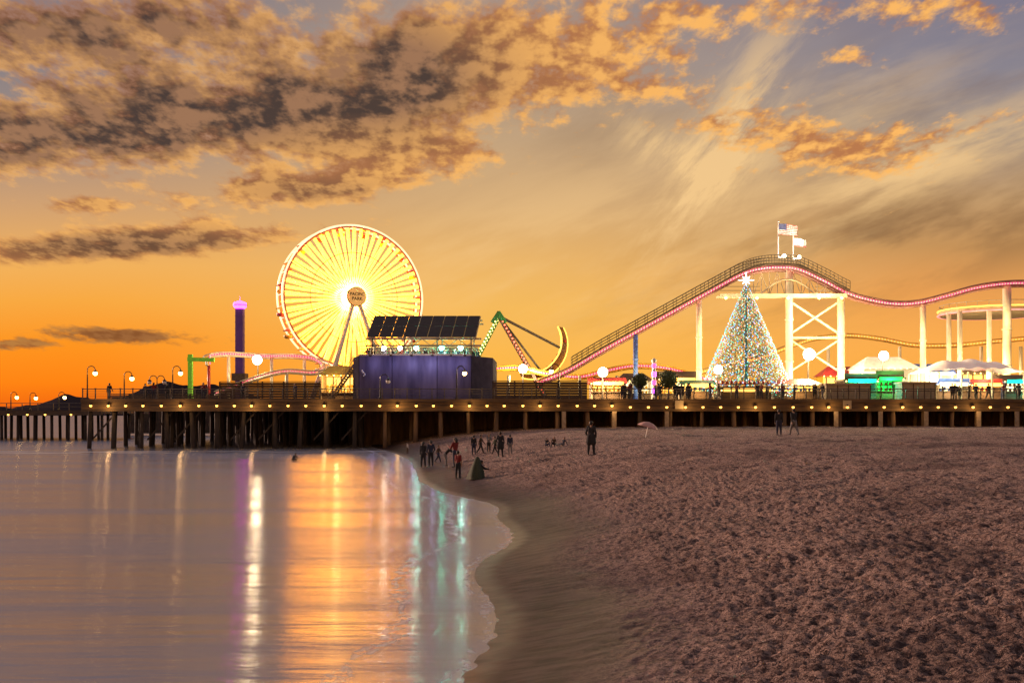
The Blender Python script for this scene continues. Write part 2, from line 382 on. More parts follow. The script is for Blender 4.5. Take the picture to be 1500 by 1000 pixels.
# water
ys=[2.0]
while ys[-1]<125: ys.append(ys[-1]*1.02)
ys+=[150,200,300,500,900,1800,4000,9000]
dsw=[-9000,-4000,-2000,-900,-400,-200,-120,-80,-55,-40,-30,-22,-16,-12]
d=-9.0
while d<2.6: dsw.append(d); d+=.12
vs=[];att=[]
for y in ys:
    sh=shore(y)
    for d in dsw: vs.append((sh+d,y,0)); att.append(d)
nc=len(dsw)
fs=[(i*nc+j,i*nc+j+1,(i+1)*nc+j+1,(i+1)*nc+j) for i in range(len(ys)-1) for j in range(nc-1)]
b=MB(); b.v=vs; b.f=fs; b.mi=[0]*len(fs)
mw=bpy.data.materials.new('sea_water'); mw.use_nodes=True
nt=mw.node_tree; L=nt.links; nt.nodes.remove(nt.nodes['Principled BSDF']); out=nt.nodes['Material Output']
geo=nt.nodes.new('ShaderNodeNewGeometry'); sp=nt.nodes.new('ShaderNodeSeparateXYZ'); L.new(geo.outputs['Position'],sp.inputs[0])
at=nt.nodes.new('ShaderNodeAttribute'); at.attribute_name='shore_d'
w1=noi2(1,3,.55,(.22,1.3,1)); w2=noi2(1,3,.55,(.8,5.0,1)); w3=noi2(1,3,.55,(.03,.25,1))
hh=m_('ADD',m_('MULTIPLY',w1,.6),m_('ADD',m_('MULTIPLY',w3,.6),m_('MULTIPLY',w2,.09)))
bp=nt.nodes.new('ShaderNodeBump'); bp.inputs['Distance'].default_value=.35; bp.inputs['Strength'].default_value=.27
L.new(hh,bp.inputs['Height'])
gl=nt.nodes.new('ShaderNodeBsdfAnisotropic') if hasattr(bpy.types,'ShaderNodeBsdfAnisotropic') else nt.nodes.new('ShaderNodeBsdfGlossy')
gl.inputs['Color'].default_value=(.71,.70,.80,1)
if 'Anisotropy' in gl.inputs: gl.inputs['Anisotropy'].default_value=.58
if 'Tangent' in gl.inputs:
    tv=nt.nodes.new('ShaderNodeCombineXYZ'); tv.inputs[0].default_value=1; L.new(tv.outputs[0],gl.inputs['Tangent'])
L.new(sstep(w3,.35,.65,.20,.26),gl.inputs['Roughness']); L.new(bp.outputs[0],gl.inputs['Normal'])
df=nt.nodes.new('ShaderNodeBsdfDiffuse'); df.inputs['Color'].default_value=(.055,.075,.12,1)
mx=nt.nodes.new('ShaderNodeMixShader'); mx.inputs[0].default_value=.78; L.new(df.outputs[0],mx.inputs[1]); L.new(gl.outputs[0],mx.inputs[2])
fn=noi2(1,5,.65,(1.6,.9,1)); fn2=noi2(5,4,.7,(1,.6,1))
sd_=m_('ADD',at.outputs['Fac'],m_('MULTIPLY',m_('SUBTRACT',fn,.5),1.2))
edge=m_('SUBTRACT',1.0,sstep(m_('ABSOLUTE',m_('ADD',sd_,.12)),0.02,.18))
edge2=m_('SUBTRACT',1.0,sstep(m_('ABSOLUTE',m_('ADD',sd_,1.7)),0.02,.20))
foam=m_('MULTIPLY',m_('ADD',m_('MULTIPLY',edge,.6),m_('MULTIPLY',edge2,.9)),sstep(fn2,.40,.6))
surf=m_('MULTIPLY',m_('SUBTRACT',1.0,sstep(m_('ABSOLUTE',m_('SUBTRACT',sp.outputs[1],m_('MULTIPLY_ADD',w3,14.0,89.0))),.5,4.5)),sstep(noi2(1,4,.6,(.12,.5,1)),.40,.62))
foam=m_('ADD',m_('MULTIPLY',foam,.6),m_('MULTIPLY',surf,.5),clamp=True)
fd=nt.nodes.new('ShaderNodeBsdfDiffuse'); fd.inputs['Color'].default_value=(.6,.58,.62,1)
mx2=nt.nodes.new('ShaderNodeMixShader'); L.new(foam,mx2.inputs[0]); L.new(mx.outputs[0],mx2.inputs[1]); L.new(fd.outputs[0],mx2.inputs[2])
L.new(mx2.outputs[0],out.inputs[0])
wobj=b.build('sea_water',mw,None,True)
a=wobj.data.attributes.new('shore_d','FLOAT','POINT'); a.data.foreach_set('value',att)
tag(wobj,'calm sea reflecting the sunset and the pier lights','sea',kind='structure')
# distant hills
b=MB(); pts=[]
prof=[(-300,18),(-100,14),(0,11),(40,18),(75,31),(120,22),(165,27),(200,44),(225,50),(262,43),(300,46),(335,36),(390,20),(450,9),(560,3)]
n=160;vs=[]
for k in range(n):
    px=-300+860*k/(n-1); h=float(np.interp(px,[p for p,_ in prof],[q for _,q in prof]))+2.4*noise.noise(Vector((px*.05,0,0)))+1.4*noise.noise(Vector((px*.2,4,0)))
    x=PX(px,3500); vs+= [(x,3500,-1),(x,3620,max(1,CH+h/F*3500)),(x*1.1,4200,-1)]
b.add(vs,[f for k in range(n-1) for f in ((3*k,3*k+3,3*k+4,3*k+1),(3*k+1,3*k+4,3*k+5,3*k+2))])
tag(b.build('hills',M['hill'],None,True),'dark line of hills on the far shore','hills',kind='structure')
# ------------------------------------------------------------------ pier
YF=105.0
X0=PX(118,YF); X1=78.0
pier=thing('pier','long dark timber pier on piles crossing the whole scene','pier',(0,YF,0))
b=MB(); b.bx(X0,X1,YF+.25,215,DZ-.35,DZ); b.build('deck',M['wood'],pier)
b=MB(); b.bx(X0,X1,YF,YF+.247,DZ-.30,DZ+.06); b.bx(X0,X1,YF+.12,YF+.247,DZ-1.25,DZ-.303); b.build('fascia_beam',M['fascia'],pier)
b=MB()
x=X0+.5
while x<X1: b.bx(x-.14,x+.14,YF+.30,YF+50,DZ-.80,DZ-.353); x+=3.0
tag(b.build('joists',M['pile'],pier),kind='stuff')
rows=[(YF+.6,0),(YF+4.5,1.1),(YF+9,.4)]
cnt=0
for (yy_,of) in rows:
    x=X0+.8+of
    while x<52 and cnt<100:
        r=.2+.07*R.random()
        b=MB(); lean=R.uniform(-.3,.3)
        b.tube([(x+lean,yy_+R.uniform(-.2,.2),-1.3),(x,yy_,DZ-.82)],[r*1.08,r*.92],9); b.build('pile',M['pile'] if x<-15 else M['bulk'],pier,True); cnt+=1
        x+=2.95+R.uniform(-.5,.5)
b=MB()
for yy_,of in [(YF+14,.2),(YF+19,1.7),(YF+25,.9),(YF+31,2.2),(YF+38,0.3),(YF+46,1.5),(YF+54,.6),(YF+63,1.9),(YF+72,.2),(YF+82,1.2),(YF+92,.5),(YF+102,1.6)]:
    x=X0+.5+of
    while x<15:
        b.tube([(x+R.uniform(-.2,.2),yy_,-1.3),(x,yy_,DZ-.36)],.29,6); x+=1.7+R.random()*.8
tag(b.build('pile_rows',M['pile'],pier,True),kind='stuff')
k=0; x=X0+.8
while x<PX(560,YF):
    if k%3!=1:
        b=MB(); b.bar((x,YF+.93,.9),(x+2.95*1,YF+.93,DZ-1.0),.07,.16); b.build('cross_brace',M['pile'],pier)
    x+=2.95;k+=1
b=MB(); b.bx(PX(535,YF+13),X1,YF+12.2,YF+12.6,-1.3,DZ-.36)
x=PX(535,YF+13)
while x<X1: b.bx(x,x+.12,YF+12.1,YF+12.197,-1.3,DZ-.4); x+=.9
b.build('bulkhead',M['bulk'],pier)
b=MB(); b.bx(PX(190,172),PX(560,172),172,172.4,.35,DZ-.36); b.bx(PX(190,172),PX(560,172),171.8,171.997,2.2,2.6); tag(b.build('bulkhead',M['pile'],pier),'dark screen added deep under the deck to shut out the sky')  # dark screen added so the gaps between the left piles read as shade
for px in (977,1225,1290,1357,1434,1490,900,826):
    b=MB(); x=PX(px,YF); b.bx(x-.22,x+.22,YF-.02,YF+.11,-.5,DZ-1.26); tag(b.build('post',M['post'],pier),'pale squared timber post')
for px in (995,1241):
    b=MB(); x=PX(px,YF); b.bx(x-.45,x+.45,YF-.05,YF-.003,DZ-1.0,DZ-.1); tag(b.build('notice_board',M['beige'],pier),'blank beige board on the pier edge')
# railing
rl=thing('pier_railing','dark metal railing along the front edge of the pier deck','railing',(0,YF+.4,DZ))
b=MB()
for z,r in ((1.1,.05),(.85,.025),(.62,.025),(.4,.025),(.2,.025)): b.tube([(X0,YF+.4,DZ+z),(X1,YF+.4,DZ+z)],r,6)
tag(b.build('rails',M['rail'],rl),kind='stuff')
b=MB(); b.bx(-.05,.05,-.05,.05,0.003,1.16); b.bx(-.09,.09,-.09,.09,1.16,1.2)
p0=b.build('post',M['rail'],rl,local=True); p0.location=(X0+.05,0,0)
x=X0+1.4
while x<X1-20:
    p=p0.copy(); COL.objects.link(p); p.location=(x,0,0); x+=1.32
# edge lamps
el_=thing('edge_lamp','round warm bulb under a dark cap hanging along the front edge of the pier','lamp',(0,0,0),'bulbs along the front edge of the pier')
b=MB(); b.lathe((0,0,0),[(.02,.27),(.05,.25),(.06,.18),(.17,.09),(.18,.06),(.02,.07)],10); b.bar((0,0,.24),(0,.35,.32),.04); b.build('cap',M['black'],el_,local=True)
b=MB(); b.sph((0,0,0),.14,10,7); b.build('bulb',M['e_amber'],el_,True,local=True)
k=0; px=133
while px<1530:
    o=el_ if k==0 else dup(el_); o.location=(PX(px,YF-.2),YF-.22,PZ(594+2*(px>900),YF-.2))
    if k%4==1: plight((o.location.x,YF-.75,o.location.z-.25),75,(1,.56,.18),.18,pier)
    px+=26.5+R.uniform(-1.5,1.5);k+=1
# far pier
fp=thing('far_pier','lower arm of the pier reaching out at the left edge','pier',(PX(60,140),140,0))
b=MB(); xa,xb=PX(-130,140),PX(150,140); b.bx(xa,xb,140,158,3.75,4.2); b.bx(xa,xb,139.85,139.997,3.5,4.1); b.build('deck',M['wood'],fp)
for i in range(34):
    x=xa+(xb-xa)*(i+.4)/34
    b=MB(); b.tube([(x+R.uniform(-.1,.1),141+6*(i%3),-1.3),(x,141+6*(i%3),3.75)],.22,8); b.build('pile',M['pile'],fp,True)
b=MB()
for z in (4.7,5.2): b.tube([(xa,140.3,z),(xb,140.3,z)],.05,6)
x=xa
while x<xb: b.bx(x,x+.1,140.25,140.35,4.2,5.2); x+=2.2
b.build('railing',M['rail'],fp)
for i,px in enumerate((12,40,66,104)):
    o=dup(el_); o.location=(PX(px,139.6),139.6,PZ(607,139.6)); o['label']='warm bulb hanging on the edge of the far lower pier arm'; o['group']='bulbs along the far pier arm'
# lamp posts
def crook(px,pt,Y,label,dirn=1,arms=1,zb=DZ,lit=True):
    x=PX(px,Y); zt=PZ(pt,Y); h=zt-zb
    t=thing('lamp_post',label,'lamp post',(x,Y,zb))
    b=MB(); b.lathe((x,Y,zb),[(.18,0),(.18,.15),(.1,.3),(.08,1.0),(.06,h*.75)],8)
    b.build('pole',M['black'],t)
    for a in range(arms):
        s=dirn*(1 if a==0 else -1); r=.42
        b=MB(); pts=[(x,Y,zb+h*.7)]+[(x+s*(r-r*math.cos(k*PI/8)),Y,zt-r+r*math.sin(k*PI/8)) for k in range(9)]
        b.tube(pts,.045,6); b.build('arm',M['black'],t)
        b=MB(); gx=x+s*2*r; gzz=zt-r-.28; b.lathe((gx,Y,gzz),[(.03,.3),(.1,.26),(.24,.1),(.25,.06),(.05,.07)],10); b.build('lamp_shade',M['black'],t)
        b=MB(); b.sph((gx,Y,gzz-.08),.24,10,7); b.build('bulb',M['e_warm'] if lit else M['white'],t,True)
    return t
crook(128,536,107,'tall crook-necked lamp post nearest the left end of the main pier deck')
crook(182,544,109,'second crook-necked lamp post from the left end of the pier deck')
crook(230,550,112,'short twin-armed lamp post left of the tall one by the lime frame',1,2,lit=False)
crook(253,536,107,'tall lamp post just left of the lime green frame')
crook(669,536,106.5,'lamp post in front of the navy pavilion wall')
crook(819,533,106.5,'lamp post right of the navy pavilion in front of the brown boarding',-1)
crook(557,548,106.5,'short lamp post by the left corner of the navy pavilion',lit=False)
crook(16,574,141,'left lamp post on the far pier arm',zb=4.2); crook(44,575,141,'middle lamp post on the far pier arm',zb=4.2); crook(86,574,141,'right lamp post on the far pier arm',zb=4.2)
# ------------------------------------------------------------------ text
def text(body,size,m,parent,loc,rot,name='lettering'):
    cu=bpy.data.curves.new('t','FONT'); cu.body=body; cu.size=size; cu.align_x='CENTER'; cu.align_y='CENTER'; cu.extrude=.03; cu.offset=.012
    o=bpy.data.objects.new('t',cu); COL.objects.link(o); dg=bpy.context.evaluated_depsgraph_get()
    me=bpy.data.meshes.new_from_object(o.evaluated_get(dg)); bpy.data.objects.remove(o)
    me.materials.clear(); me.materials.append(m); me.name=name
    r=bpy.data.objects.new(name,me); COL.objects.link(r); r.parent=parent; r.location=loc; r.rotation_euler=rot
    return r
# ------------------------------------------------------------------ ferris wheel
YW=175.0; RW=12.55; hub=PZ(437,YW)-DZ
wh=thing('ferris_wheel','huge Ferris wheel with glowing yellow spokes standing on the pier','ferris wheel',(PX(515,YW),YW,DZ),rz=math.radians(25))
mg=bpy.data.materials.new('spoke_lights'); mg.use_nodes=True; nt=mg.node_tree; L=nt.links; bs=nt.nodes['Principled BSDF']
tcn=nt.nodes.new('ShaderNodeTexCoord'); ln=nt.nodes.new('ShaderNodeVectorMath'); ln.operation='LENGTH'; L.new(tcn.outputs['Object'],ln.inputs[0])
rr=nt.nodes.new('ShaderNodeValToRGB'); rr.color_ramp.elements[0].position=.10; rr.color_ramp.elements[0].color=(1,.58,.16,1)  # whiter centre put into the emission, like glare around the hub
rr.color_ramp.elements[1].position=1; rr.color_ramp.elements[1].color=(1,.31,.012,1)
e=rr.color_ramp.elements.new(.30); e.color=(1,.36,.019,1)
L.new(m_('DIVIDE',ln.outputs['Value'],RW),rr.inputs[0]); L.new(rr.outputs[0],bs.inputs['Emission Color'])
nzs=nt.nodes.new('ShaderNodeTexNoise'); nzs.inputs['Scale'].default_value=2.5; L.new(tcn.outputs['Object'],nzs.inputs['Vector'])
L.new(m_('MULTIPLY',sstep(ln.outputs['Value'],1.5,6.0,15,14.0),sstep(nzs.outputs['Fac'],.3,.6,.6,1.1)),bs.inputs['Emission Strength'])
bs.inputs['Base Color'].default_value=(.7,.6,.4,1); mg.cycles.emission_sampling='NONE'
TH=1.75
def ring(r,y,tr,name,m,n=96):
    b=MB(); vs=[];fs=[];q=6
    for k in range(n):
        a=2*PI*k/n
        for j in range(q):
            c=2*PI*j/q; vs.append(((r+tr*math.cos(c))*math.sin(a),y+tr*math.sin(c),hub+(r+tr*math.cos(c))*math.cos(a)))
    for k in range(n):
        for j in range(q): fs.append((k*q+j,k*q+(j+1)%q,((k+1)%n)*q+(j+1)%q,((k+1)%n)*q+j))
    b.add(vs,fs); return b.build(name,m,wh,True,local=True)
M['rimglow']=emat('rim_lights',(1,.72,.42),1.7,.4); M['rimred']=mat('rim_paint_glow',(.45,.1,.05),(.3,.06,.03),1,.5,emit=(.6,.12,.05),es=.35)  # the red rim paint has a glow of its own mixed in
ring(RW,-TH,.15,'rim',M['rimglow']); ring(RW-.35,-TH,.12,'rim',M['rimred']); ring(RW+.1,TH,.16,'rim',M['rimglow']); ring(RW-.35,TH,.12,'rim',M['rimred'])
ring(RW*.62,-TH-.1,.06,'inner_ring',M['rimred'])
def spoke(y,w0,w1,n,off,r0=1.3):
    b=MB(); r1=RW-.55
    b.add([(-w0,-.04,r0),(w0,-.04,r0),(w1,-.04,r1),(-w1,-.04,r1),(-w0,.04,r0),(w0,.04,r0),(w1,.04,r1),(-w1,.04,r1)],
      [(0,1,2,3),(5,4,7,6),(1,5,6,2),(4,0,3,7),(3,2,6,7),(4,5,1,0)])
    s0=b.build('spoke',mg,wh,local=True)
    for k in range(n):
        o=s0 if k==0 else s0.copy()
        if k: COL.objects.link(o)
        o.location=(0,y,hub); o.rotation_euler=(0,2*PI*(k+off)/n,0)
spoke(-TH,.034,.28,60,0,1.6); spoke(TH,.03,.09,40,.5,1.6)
b=MB()
for k in range(20):
    a=2*PI*k/20; b.bar((RW*math.sin(a),-TH,hub+RW*math.cos(a)),(RW*math.sin(a),TH,hub+RW*math.cos(a)),.14)
tag(b.build('rim_ties',M['white'],wh,local=True),kind='stuff')
b=MB(); b.tube([(0,-TH-1.2,hub),(0,TH+.6,hub)],1.25,20); b.build('hub',M['e_wpanel'],wh,True,local=True)
b=MB(); b.tube([(0,-TH-1.75,hub),(0,-TH-1.5,hub)],1.55,32); sg=b.build('hub_sign',M['signo'],wh,local=True)
b=MB(); b.tube([(0,-TH-1.5,hub),(0,-TH-1.3,hub)],1.7,32); b.build('sign_frame',M['brownw'],sg,local=True)
text('PACIFIC',.72,M['ltr'],sg,(0,-TH-1.78,hub+.36),(PI/2,0,0)); text('PARK',.78,M['ltr'],sg,(0,-TH-1.78,hub-.42),(PI/2,0,0))
for sx in (-1,1):
    for sy in (-1,1):
        b=MB(); b.tube([(sx*.3,sy*(TH+1.0),hub-.4),(sx*6.2,sy*(TH+3.2),0)],[.38,.5],10); b.build('support_leg',M['white'],wh,True,local=True)
for k in range(20):
    a=2*PI*(k+.5)/20; cx_,cz=RW*math.sin(a),hub+RW*math.cos(a)
    b=MB(); b.lathe((cx_,0,cz-1.75),[(.25,0),(.62,.1),(.72,.55),(.66,.58),(.5,.25)],12)
    g=b.build('gondola',[M['red'],M['yellow']][k%2],wh,True,local=True)
    b=MB(); b.lathe((cx_,0,cz-.45),[(.85,0),(.8,.08),(.05,.42)],12); b.tube([(cx_,0,cz-1.2),(cx_,0,cz-.4)],.05,6); b.bar((cx_,-TH,cz),(cx_,TH,cz),.09)
    b.build('canopy',M['yellow'] if k%2==0 else M['red'],g,local=True)
# ------------------------------------------------------------------ drop tower
YT=165
xt=PX(351.5,YT); t=thing('drop_tower','slim purple tower with a glowing magenta crown left of the Ferris wheel','tower ride',(xt,YT,DZ))
zt=PZ(452,YT)
M['violet']=mat('violet_tower_glow',(.07,.035,.15),(.035,.018,.09),.5,.5,emit=(.28,.04,.5),es=.07)  # weak violet light put into the shaft colour as emission
b=MB(); b.bx(xt-.62,xt+.62,YT-.62,YT+.62,DZ,zt)
for k in range(14): b.bx(xt-.66,xt+.66,YT-.66,YT+.66,DZ+1+k*1.05,DZ+1.12+k*1.05)
b.build('shaft',M['violet'],t)
b=MB(); b.lathe((xt,YT,zt),[(.65,.0),(1.05,.35),(1.1,.75),(1.0,.95),(.6,1.1),(.2,1.2)],14); b.build('crown',M['e_mag'],t)
b=MB(); b.lathe((xt,YT,zt),[(1.12,.45),(1.2,.5),(1.2,.65),(1.12,.7)],14); b.tube([(xt,YT,zt+1.2),(xt,YT,zt+2.1)],.05,6); b.build('crown_trim',M['white'],t)
b=MB(); zs=DZ+4
for (x0_,x1_,y0_,y1_) in ((-1.1,1.1,-1.1,-.67),(-1.1,1.1,.67,1.1),(-1.1,-.67,-.67,.67),(.67,1.1,-.67,.67)): b.bx(xt+x0_,xt+x1_,YT+y0_,YT+y1_,zs,zs+1.2)
b.build('seat_carriage',M['steel'],t)
# ------------------------------------------------------------------ floodlights
def flood(px,py,Y,power,label,zb=DZ,rad=.34,color=(1,.72,.34)):
    p=P(px,py,Y); t=thing('floodlight',label,'floodlight',(p.x,Y,zb))
    b=MB(); b.tube([(p.x,Y+.3,zb),(p.x,Y+.3,p.z+.2)],[.12,.08],8); b.build('pole',M['steel'],t)
    b=MB(); b.lathe((p.x,Y+.15,p.z-rad*.6),[(.1,0),(rad*.8,.1),(rad*.8,rad),(.1,rad*1.2)],10); b.build('housing',M['steel'],t)
    b=MB(); b.sph((p.x,Y-.1,p.z),rad,14,10)
    b.build('lens',M['e_white'],t,True)
    plight((p.x,Y-rad-.35,p.z),power,color,rad,t)
flood(377,527,148,3000,'bright white floodlight right of the purple drop tower',rad=.7)
flood(883,545,116,6500,'bright floodlight beside the foot of the coaster lift hill',rad=.56)
flood(766,540,135,5200,'bright floodlight under the swinging ship ride',rad=.58)
flood(1052,541,112.6,700,'bright floodlight in front of the light-covered tree',rad=.48)
flood(1185,519,120,8500,'large floodlight between the twin columns of the coaster peak',rad=.7)
flood(1294,521,118,5200,'floodlight above the white-roofed hall on the right',rad=.55)
flood(1368,556,111,1600,'small floodlight under the pinkish white canopy',rad=.35)
# ------------------------------------------------------------------ pavilion
YB=110.0
pv=thing('pavilion','navy pavilion with open upper terrace under a slanted solar panel roof','building',(PX(620,YB),YB,DZ))
zt=PZ(521,YB)
pl=[(PX(517,113.5),113.5),(PX(526,YB),YB)]
xa,xb=PX(526,YB),PX(690,YB)
for k in range(1,10):
    f=k/10; pl.append((xa+(xb-xa)*f,YB-.6*math.sin(PI*f)))
pl+=[(xb,YB),(PX(722,114),114.0),(PX(722,114)+.3,124),(PX(517,113.5)-.3,124)]
def wallstrip(poly,z0,z1,th=.2):
    b=MB(); n=len(poly)
    for i in range(n-1):
        a=Vector((*poly[i],0));c=Vector((*poly[i+1],0)); nn=(c-a).cross(Vector((0,0,1))).normalized()*th
        vs=[a,c,c-nn,a-nn]; vs=[(q.x,q.y,z) for z in (z0,z1) for q in vs]
        b.add(vs,[(0,3,2,1),(4,5,6,7),(0,1,5,4),(1,2,6,5),(2,3,7,6),(3,0,4,7)])
    return b
b=wallstrip(pl[1:12],DZ,zt); b.build('front_wall',M['navy'],pv)
b=wallstrip(pl[0:2],DZ,zt); b.build('side_wall',M['navyd'],pv)
b=wallstrip(pl[11:],DZ,zt); b.build('side_wall',M['navyd'],pv)
b=MB()
for i in (1,4,8,11):
    x,y=pl[i]; b.bx(x-.03,x+.03,y-.03,y+.05,DZ,zt+.1)
tag(b.build('wall_ribs',M['navyd'],pv),kind='stuff')
b=wallstrip([(x,y-.12) for x,y in pl[1:12]],zt+.003,zt+.18,.45); b.build('parapet_cap',M['beige'],pv)
zf=zt-.75
b=MB(); b.prism([(x+(.25 if x<PX(620,YB) else -.25),y+.25) for x,y in pl],zf-.25,zf); b.build('terrace_floor',M['wood'],pv)
b=MB()
for z in (.45,.75,1.05):
    for i in range(1,11): b.bar((pl[i][0],pl[i][1]+.15,zt+z),(pl[i+1][0],pl[i+1][1]+.15,zt+z),.05)
for i in range(1,12): b.bar((pl[i][0],pl[i][1]+.15,zt+.2),(pl[i][0],pl[i][1]+.15,zt+1.05),.06)
b.build('terrace_railing',M['rail'],pv)
rx0,rx1=PX(537,109.5),PX(697,109.5); tx0,tx1=PX(549,114),PX(704,114)
zl,zh=PZ(494,109.5),PZ(463,114)
for px in (545,592,640,690):
    for y in (YB+.4,YB+8.5):
        b=MB(); x=PX(px,YB); b.bar((x,y,zf),(x,y,zl+.3 if y<115 else zh-.3),.16); b.build('roof_post',M['beige'],pv)
b=MB()
for y,z in ((YB+.4,zl-.1),(YB+.4,zl-.85),(114,zh-.5),(118.5,zh-.5)): b.bar((rx0-.2,y,z),(tx1+.2,y,z),.16,.2)
k=0
while k<12:
    xa_=rx0+(rx1-rx0)*k/12; xb_=rx0+(rx1-rx0)*(k+1)/12; b.bar((xa_,YB+.4,zl-.85 if k%2 else zl-.1),(xb_,YB+.4,zl-.1 if k%2 else zl-.85),.07); k+=1
for px in (545,592,640,690):
    x=PX(px,YB); b.bar((x,YB+.4,zl-.2),(x+.3,114.2,zh-.35),.14,.2)
b.build('roof_truss',M['beige'],pv)
b=MB(); b.bx(PX(540,118),PX(700,118),118.6,118.75,zf,zf+2.3); b.build('terrace_back_wall',M['beige'],pv)
b=MB(); b.bx(PX(552,117),PX(694,117),116.6,117.3,zf,zf+1.1); b.bx(PX(550,117),PX(696,117),116.5,117.4,zf+1.103,zf+1.18); b.build('terrace_bar',M['brownw'],pv)
def q(fu,fv):
    xx=(rx0+(rx1-rx0)*fu)*(1-fv)+(tx0+(tx1-tx0)*fu)*fv
    return Vector((xx,109.5+4.5*fv,zl+(zh-zl)*fv))
for i in range(9):
    for j in range(2):
        g=.004; a_=q(i/9+g,j/2+g*1.5);b_=q((i+1)/9-g,j/2+g*1.5);c_=q((i+1)/9-g,(j+1)/2-g*1.5);d_=q(i/9+g,(j+1)/2-g*1.5)
        nn=(b_-a_).cross(d_-a_).normalized()*.06
        b=MB(); b.add([a_,b_,c_,d_,a_+nn,b_+nn,c_+nn,d_+nn],[(0,3,2,1),(4,5,6,7),(0,1,5,4),(1,2,6,5),(2,3,7,6),(3,0,4,7)]); b.build('solar_panel',M['solar'],pv)
b=MB()
for i in range(10):
    a_=Vector((rx0+(rx1-rx0)*i/9,109.5,zl));c_=Vector((tx0+(tx1-tx0)*i/9,114,zh)); b.bar(a_+Vector((0,.06,-.04)),c_+Vector((0,.06,-.04)),.09,.08)
for fv in (0,.5,1):
    b.bar((rx0+(tx0-rx0)*fv,109.56+4.5*fv,zl+(zh-zl)*fv-.05),(rx1+(tx1-rx1)*fv,109.56+4.5*fv,zl+(zh-zl)*fv-.05),.08,.08)
b.build('panel_frame',M['beige'],pv)
for i,px in enumerate((560,584,608,646,674)):
    x=PX(px,YB); z=PZ(508,YB); cy=i in (2,3,4)
    b=MB(); b.lathe((x,YB+1.2,z),[(.05,.25),(.2,.1),(.22,0)],8); b.tube([(x,YB+1.2,z+.2),(x,YB+1.2,zl+.5)],.02,5); lm=b.build('ceiling_lamp',M['black'],pv)
    b=MB(); b.sph((x,YB+1.2,z-.04),.26,8,6); b.build('bulb',M['e_cyan'] if cy else M['e_white'],lm)
    plight((x,YB+1.2+1.2*(i%2),z-.5),420,(.7,1,.8) if cy else (1,.8,.5),.2,pv)
for px in (545,575,605,635,662,682):
    f=(PX(px,YB)-xa)/(xb-xa); yv=YB-.6*math.sin(PI*min(1,max(0,f)))
    x=PX(px,YB); b=MB(); b.bx(x-.15,x+.15,yv-1.25,yv-1.0,zt-.15,zt+.02); b.bar((x,yv-1.0,zt-.05),(x,yv-.05,zt+.05),.05); b.build('wall_lamp',M['black'],pv)
    mid=px in (605,635)
    plight((x,yv-1.25,zt-.9),85 if mid else 42,(.62,.60,1) if mid else (.5,.5,1),.15,pv)
b=MB(); sx,sy=PX(533,YB),YB-.35
b.tube([(sx+.16*math.sin(k*1.1),sy,PZ(551,YB)+.14*k) for k in range(6)],.07,6)
b.build('wall_emblem',M['white'],pv)
# stairs left of pavilion
st_=thing('entrance_stairs','pale timber stairs climbing to the pavilion terrace from the left','stairs',(PX(495,113),113,DZ))
b=MB(); n=16
xa_,xb_=PX(516,113),PX(478,113)
for k in range(n):
    x=xa_+(xb_-xa_)*k/n; z=zf-(zf-DZ)*k/n; b.bx(x-.22,x,114.2,116.2,z-.12,z)
b.bar((xa_,114.1,zf),(xb_,114.1,DZ),.10,.22); b.bar((xa_,116.3,zf),(xb_,116.3,DZ),.10,.22); b.build('flight',M['beige'],st_)
b=MB()
for dz in (.55,1.0): b.bar((xa_,114.0,zf+dz),(xb_,114.0,DZ+dz),.05)
for k in range(7): 
    x=xa_+(xb_-xa_)*k/6; z=zf-(zf-DZ)*k/6; b.bar((x,114.0,z),(x,114.0,z+1.05),.05)
b.build('handrail',M['beige'],st_)
# low boarding walls
def boarding(px0,px1,pt,Y,m,label):
    x0,x1=PX(px0,Y),PX(px1,Y); z1=PZ(pt,Y); t=thing('boarding_wall',label,'wall',((x0+x1)/2,Y,DZ))
    b=MB(); nn=max(4,int((z1-DZ)/.28))
    for k in range(nn): b.bx(x0,x1,Y+.003*(k%2),Y+.1,DZ+(z1-DZ)*k/nn,DZ+(z1-DZ)*(k+1)/nn-.02)
    b.build('boards',m,t)
    b=MB(); x=x0
    while x<=x1: b.bx(x-.08,x+.08,Y-.08,Y-.003,DZ,z1+.05); x+=2.4
    b.bx(x0,x1,Y-.1,Y+.15,z1+.053,z1+.13); b.build('frame',M['wood'],t)
boarding(322,470,560,112,M['brownw'],'low brown boarded wall left of the pavilion stairs')
boarding(722,860,559,110,M['brownw'],'low brown boarded wall between the pavilion and the coaster')
boarding(160,320,578,118,M['steel'],'low dark wall at the left end of the pier deck')
boarding(1000,1205,575,119,M['brownw'],'long low boarding behind the light-covered tree')
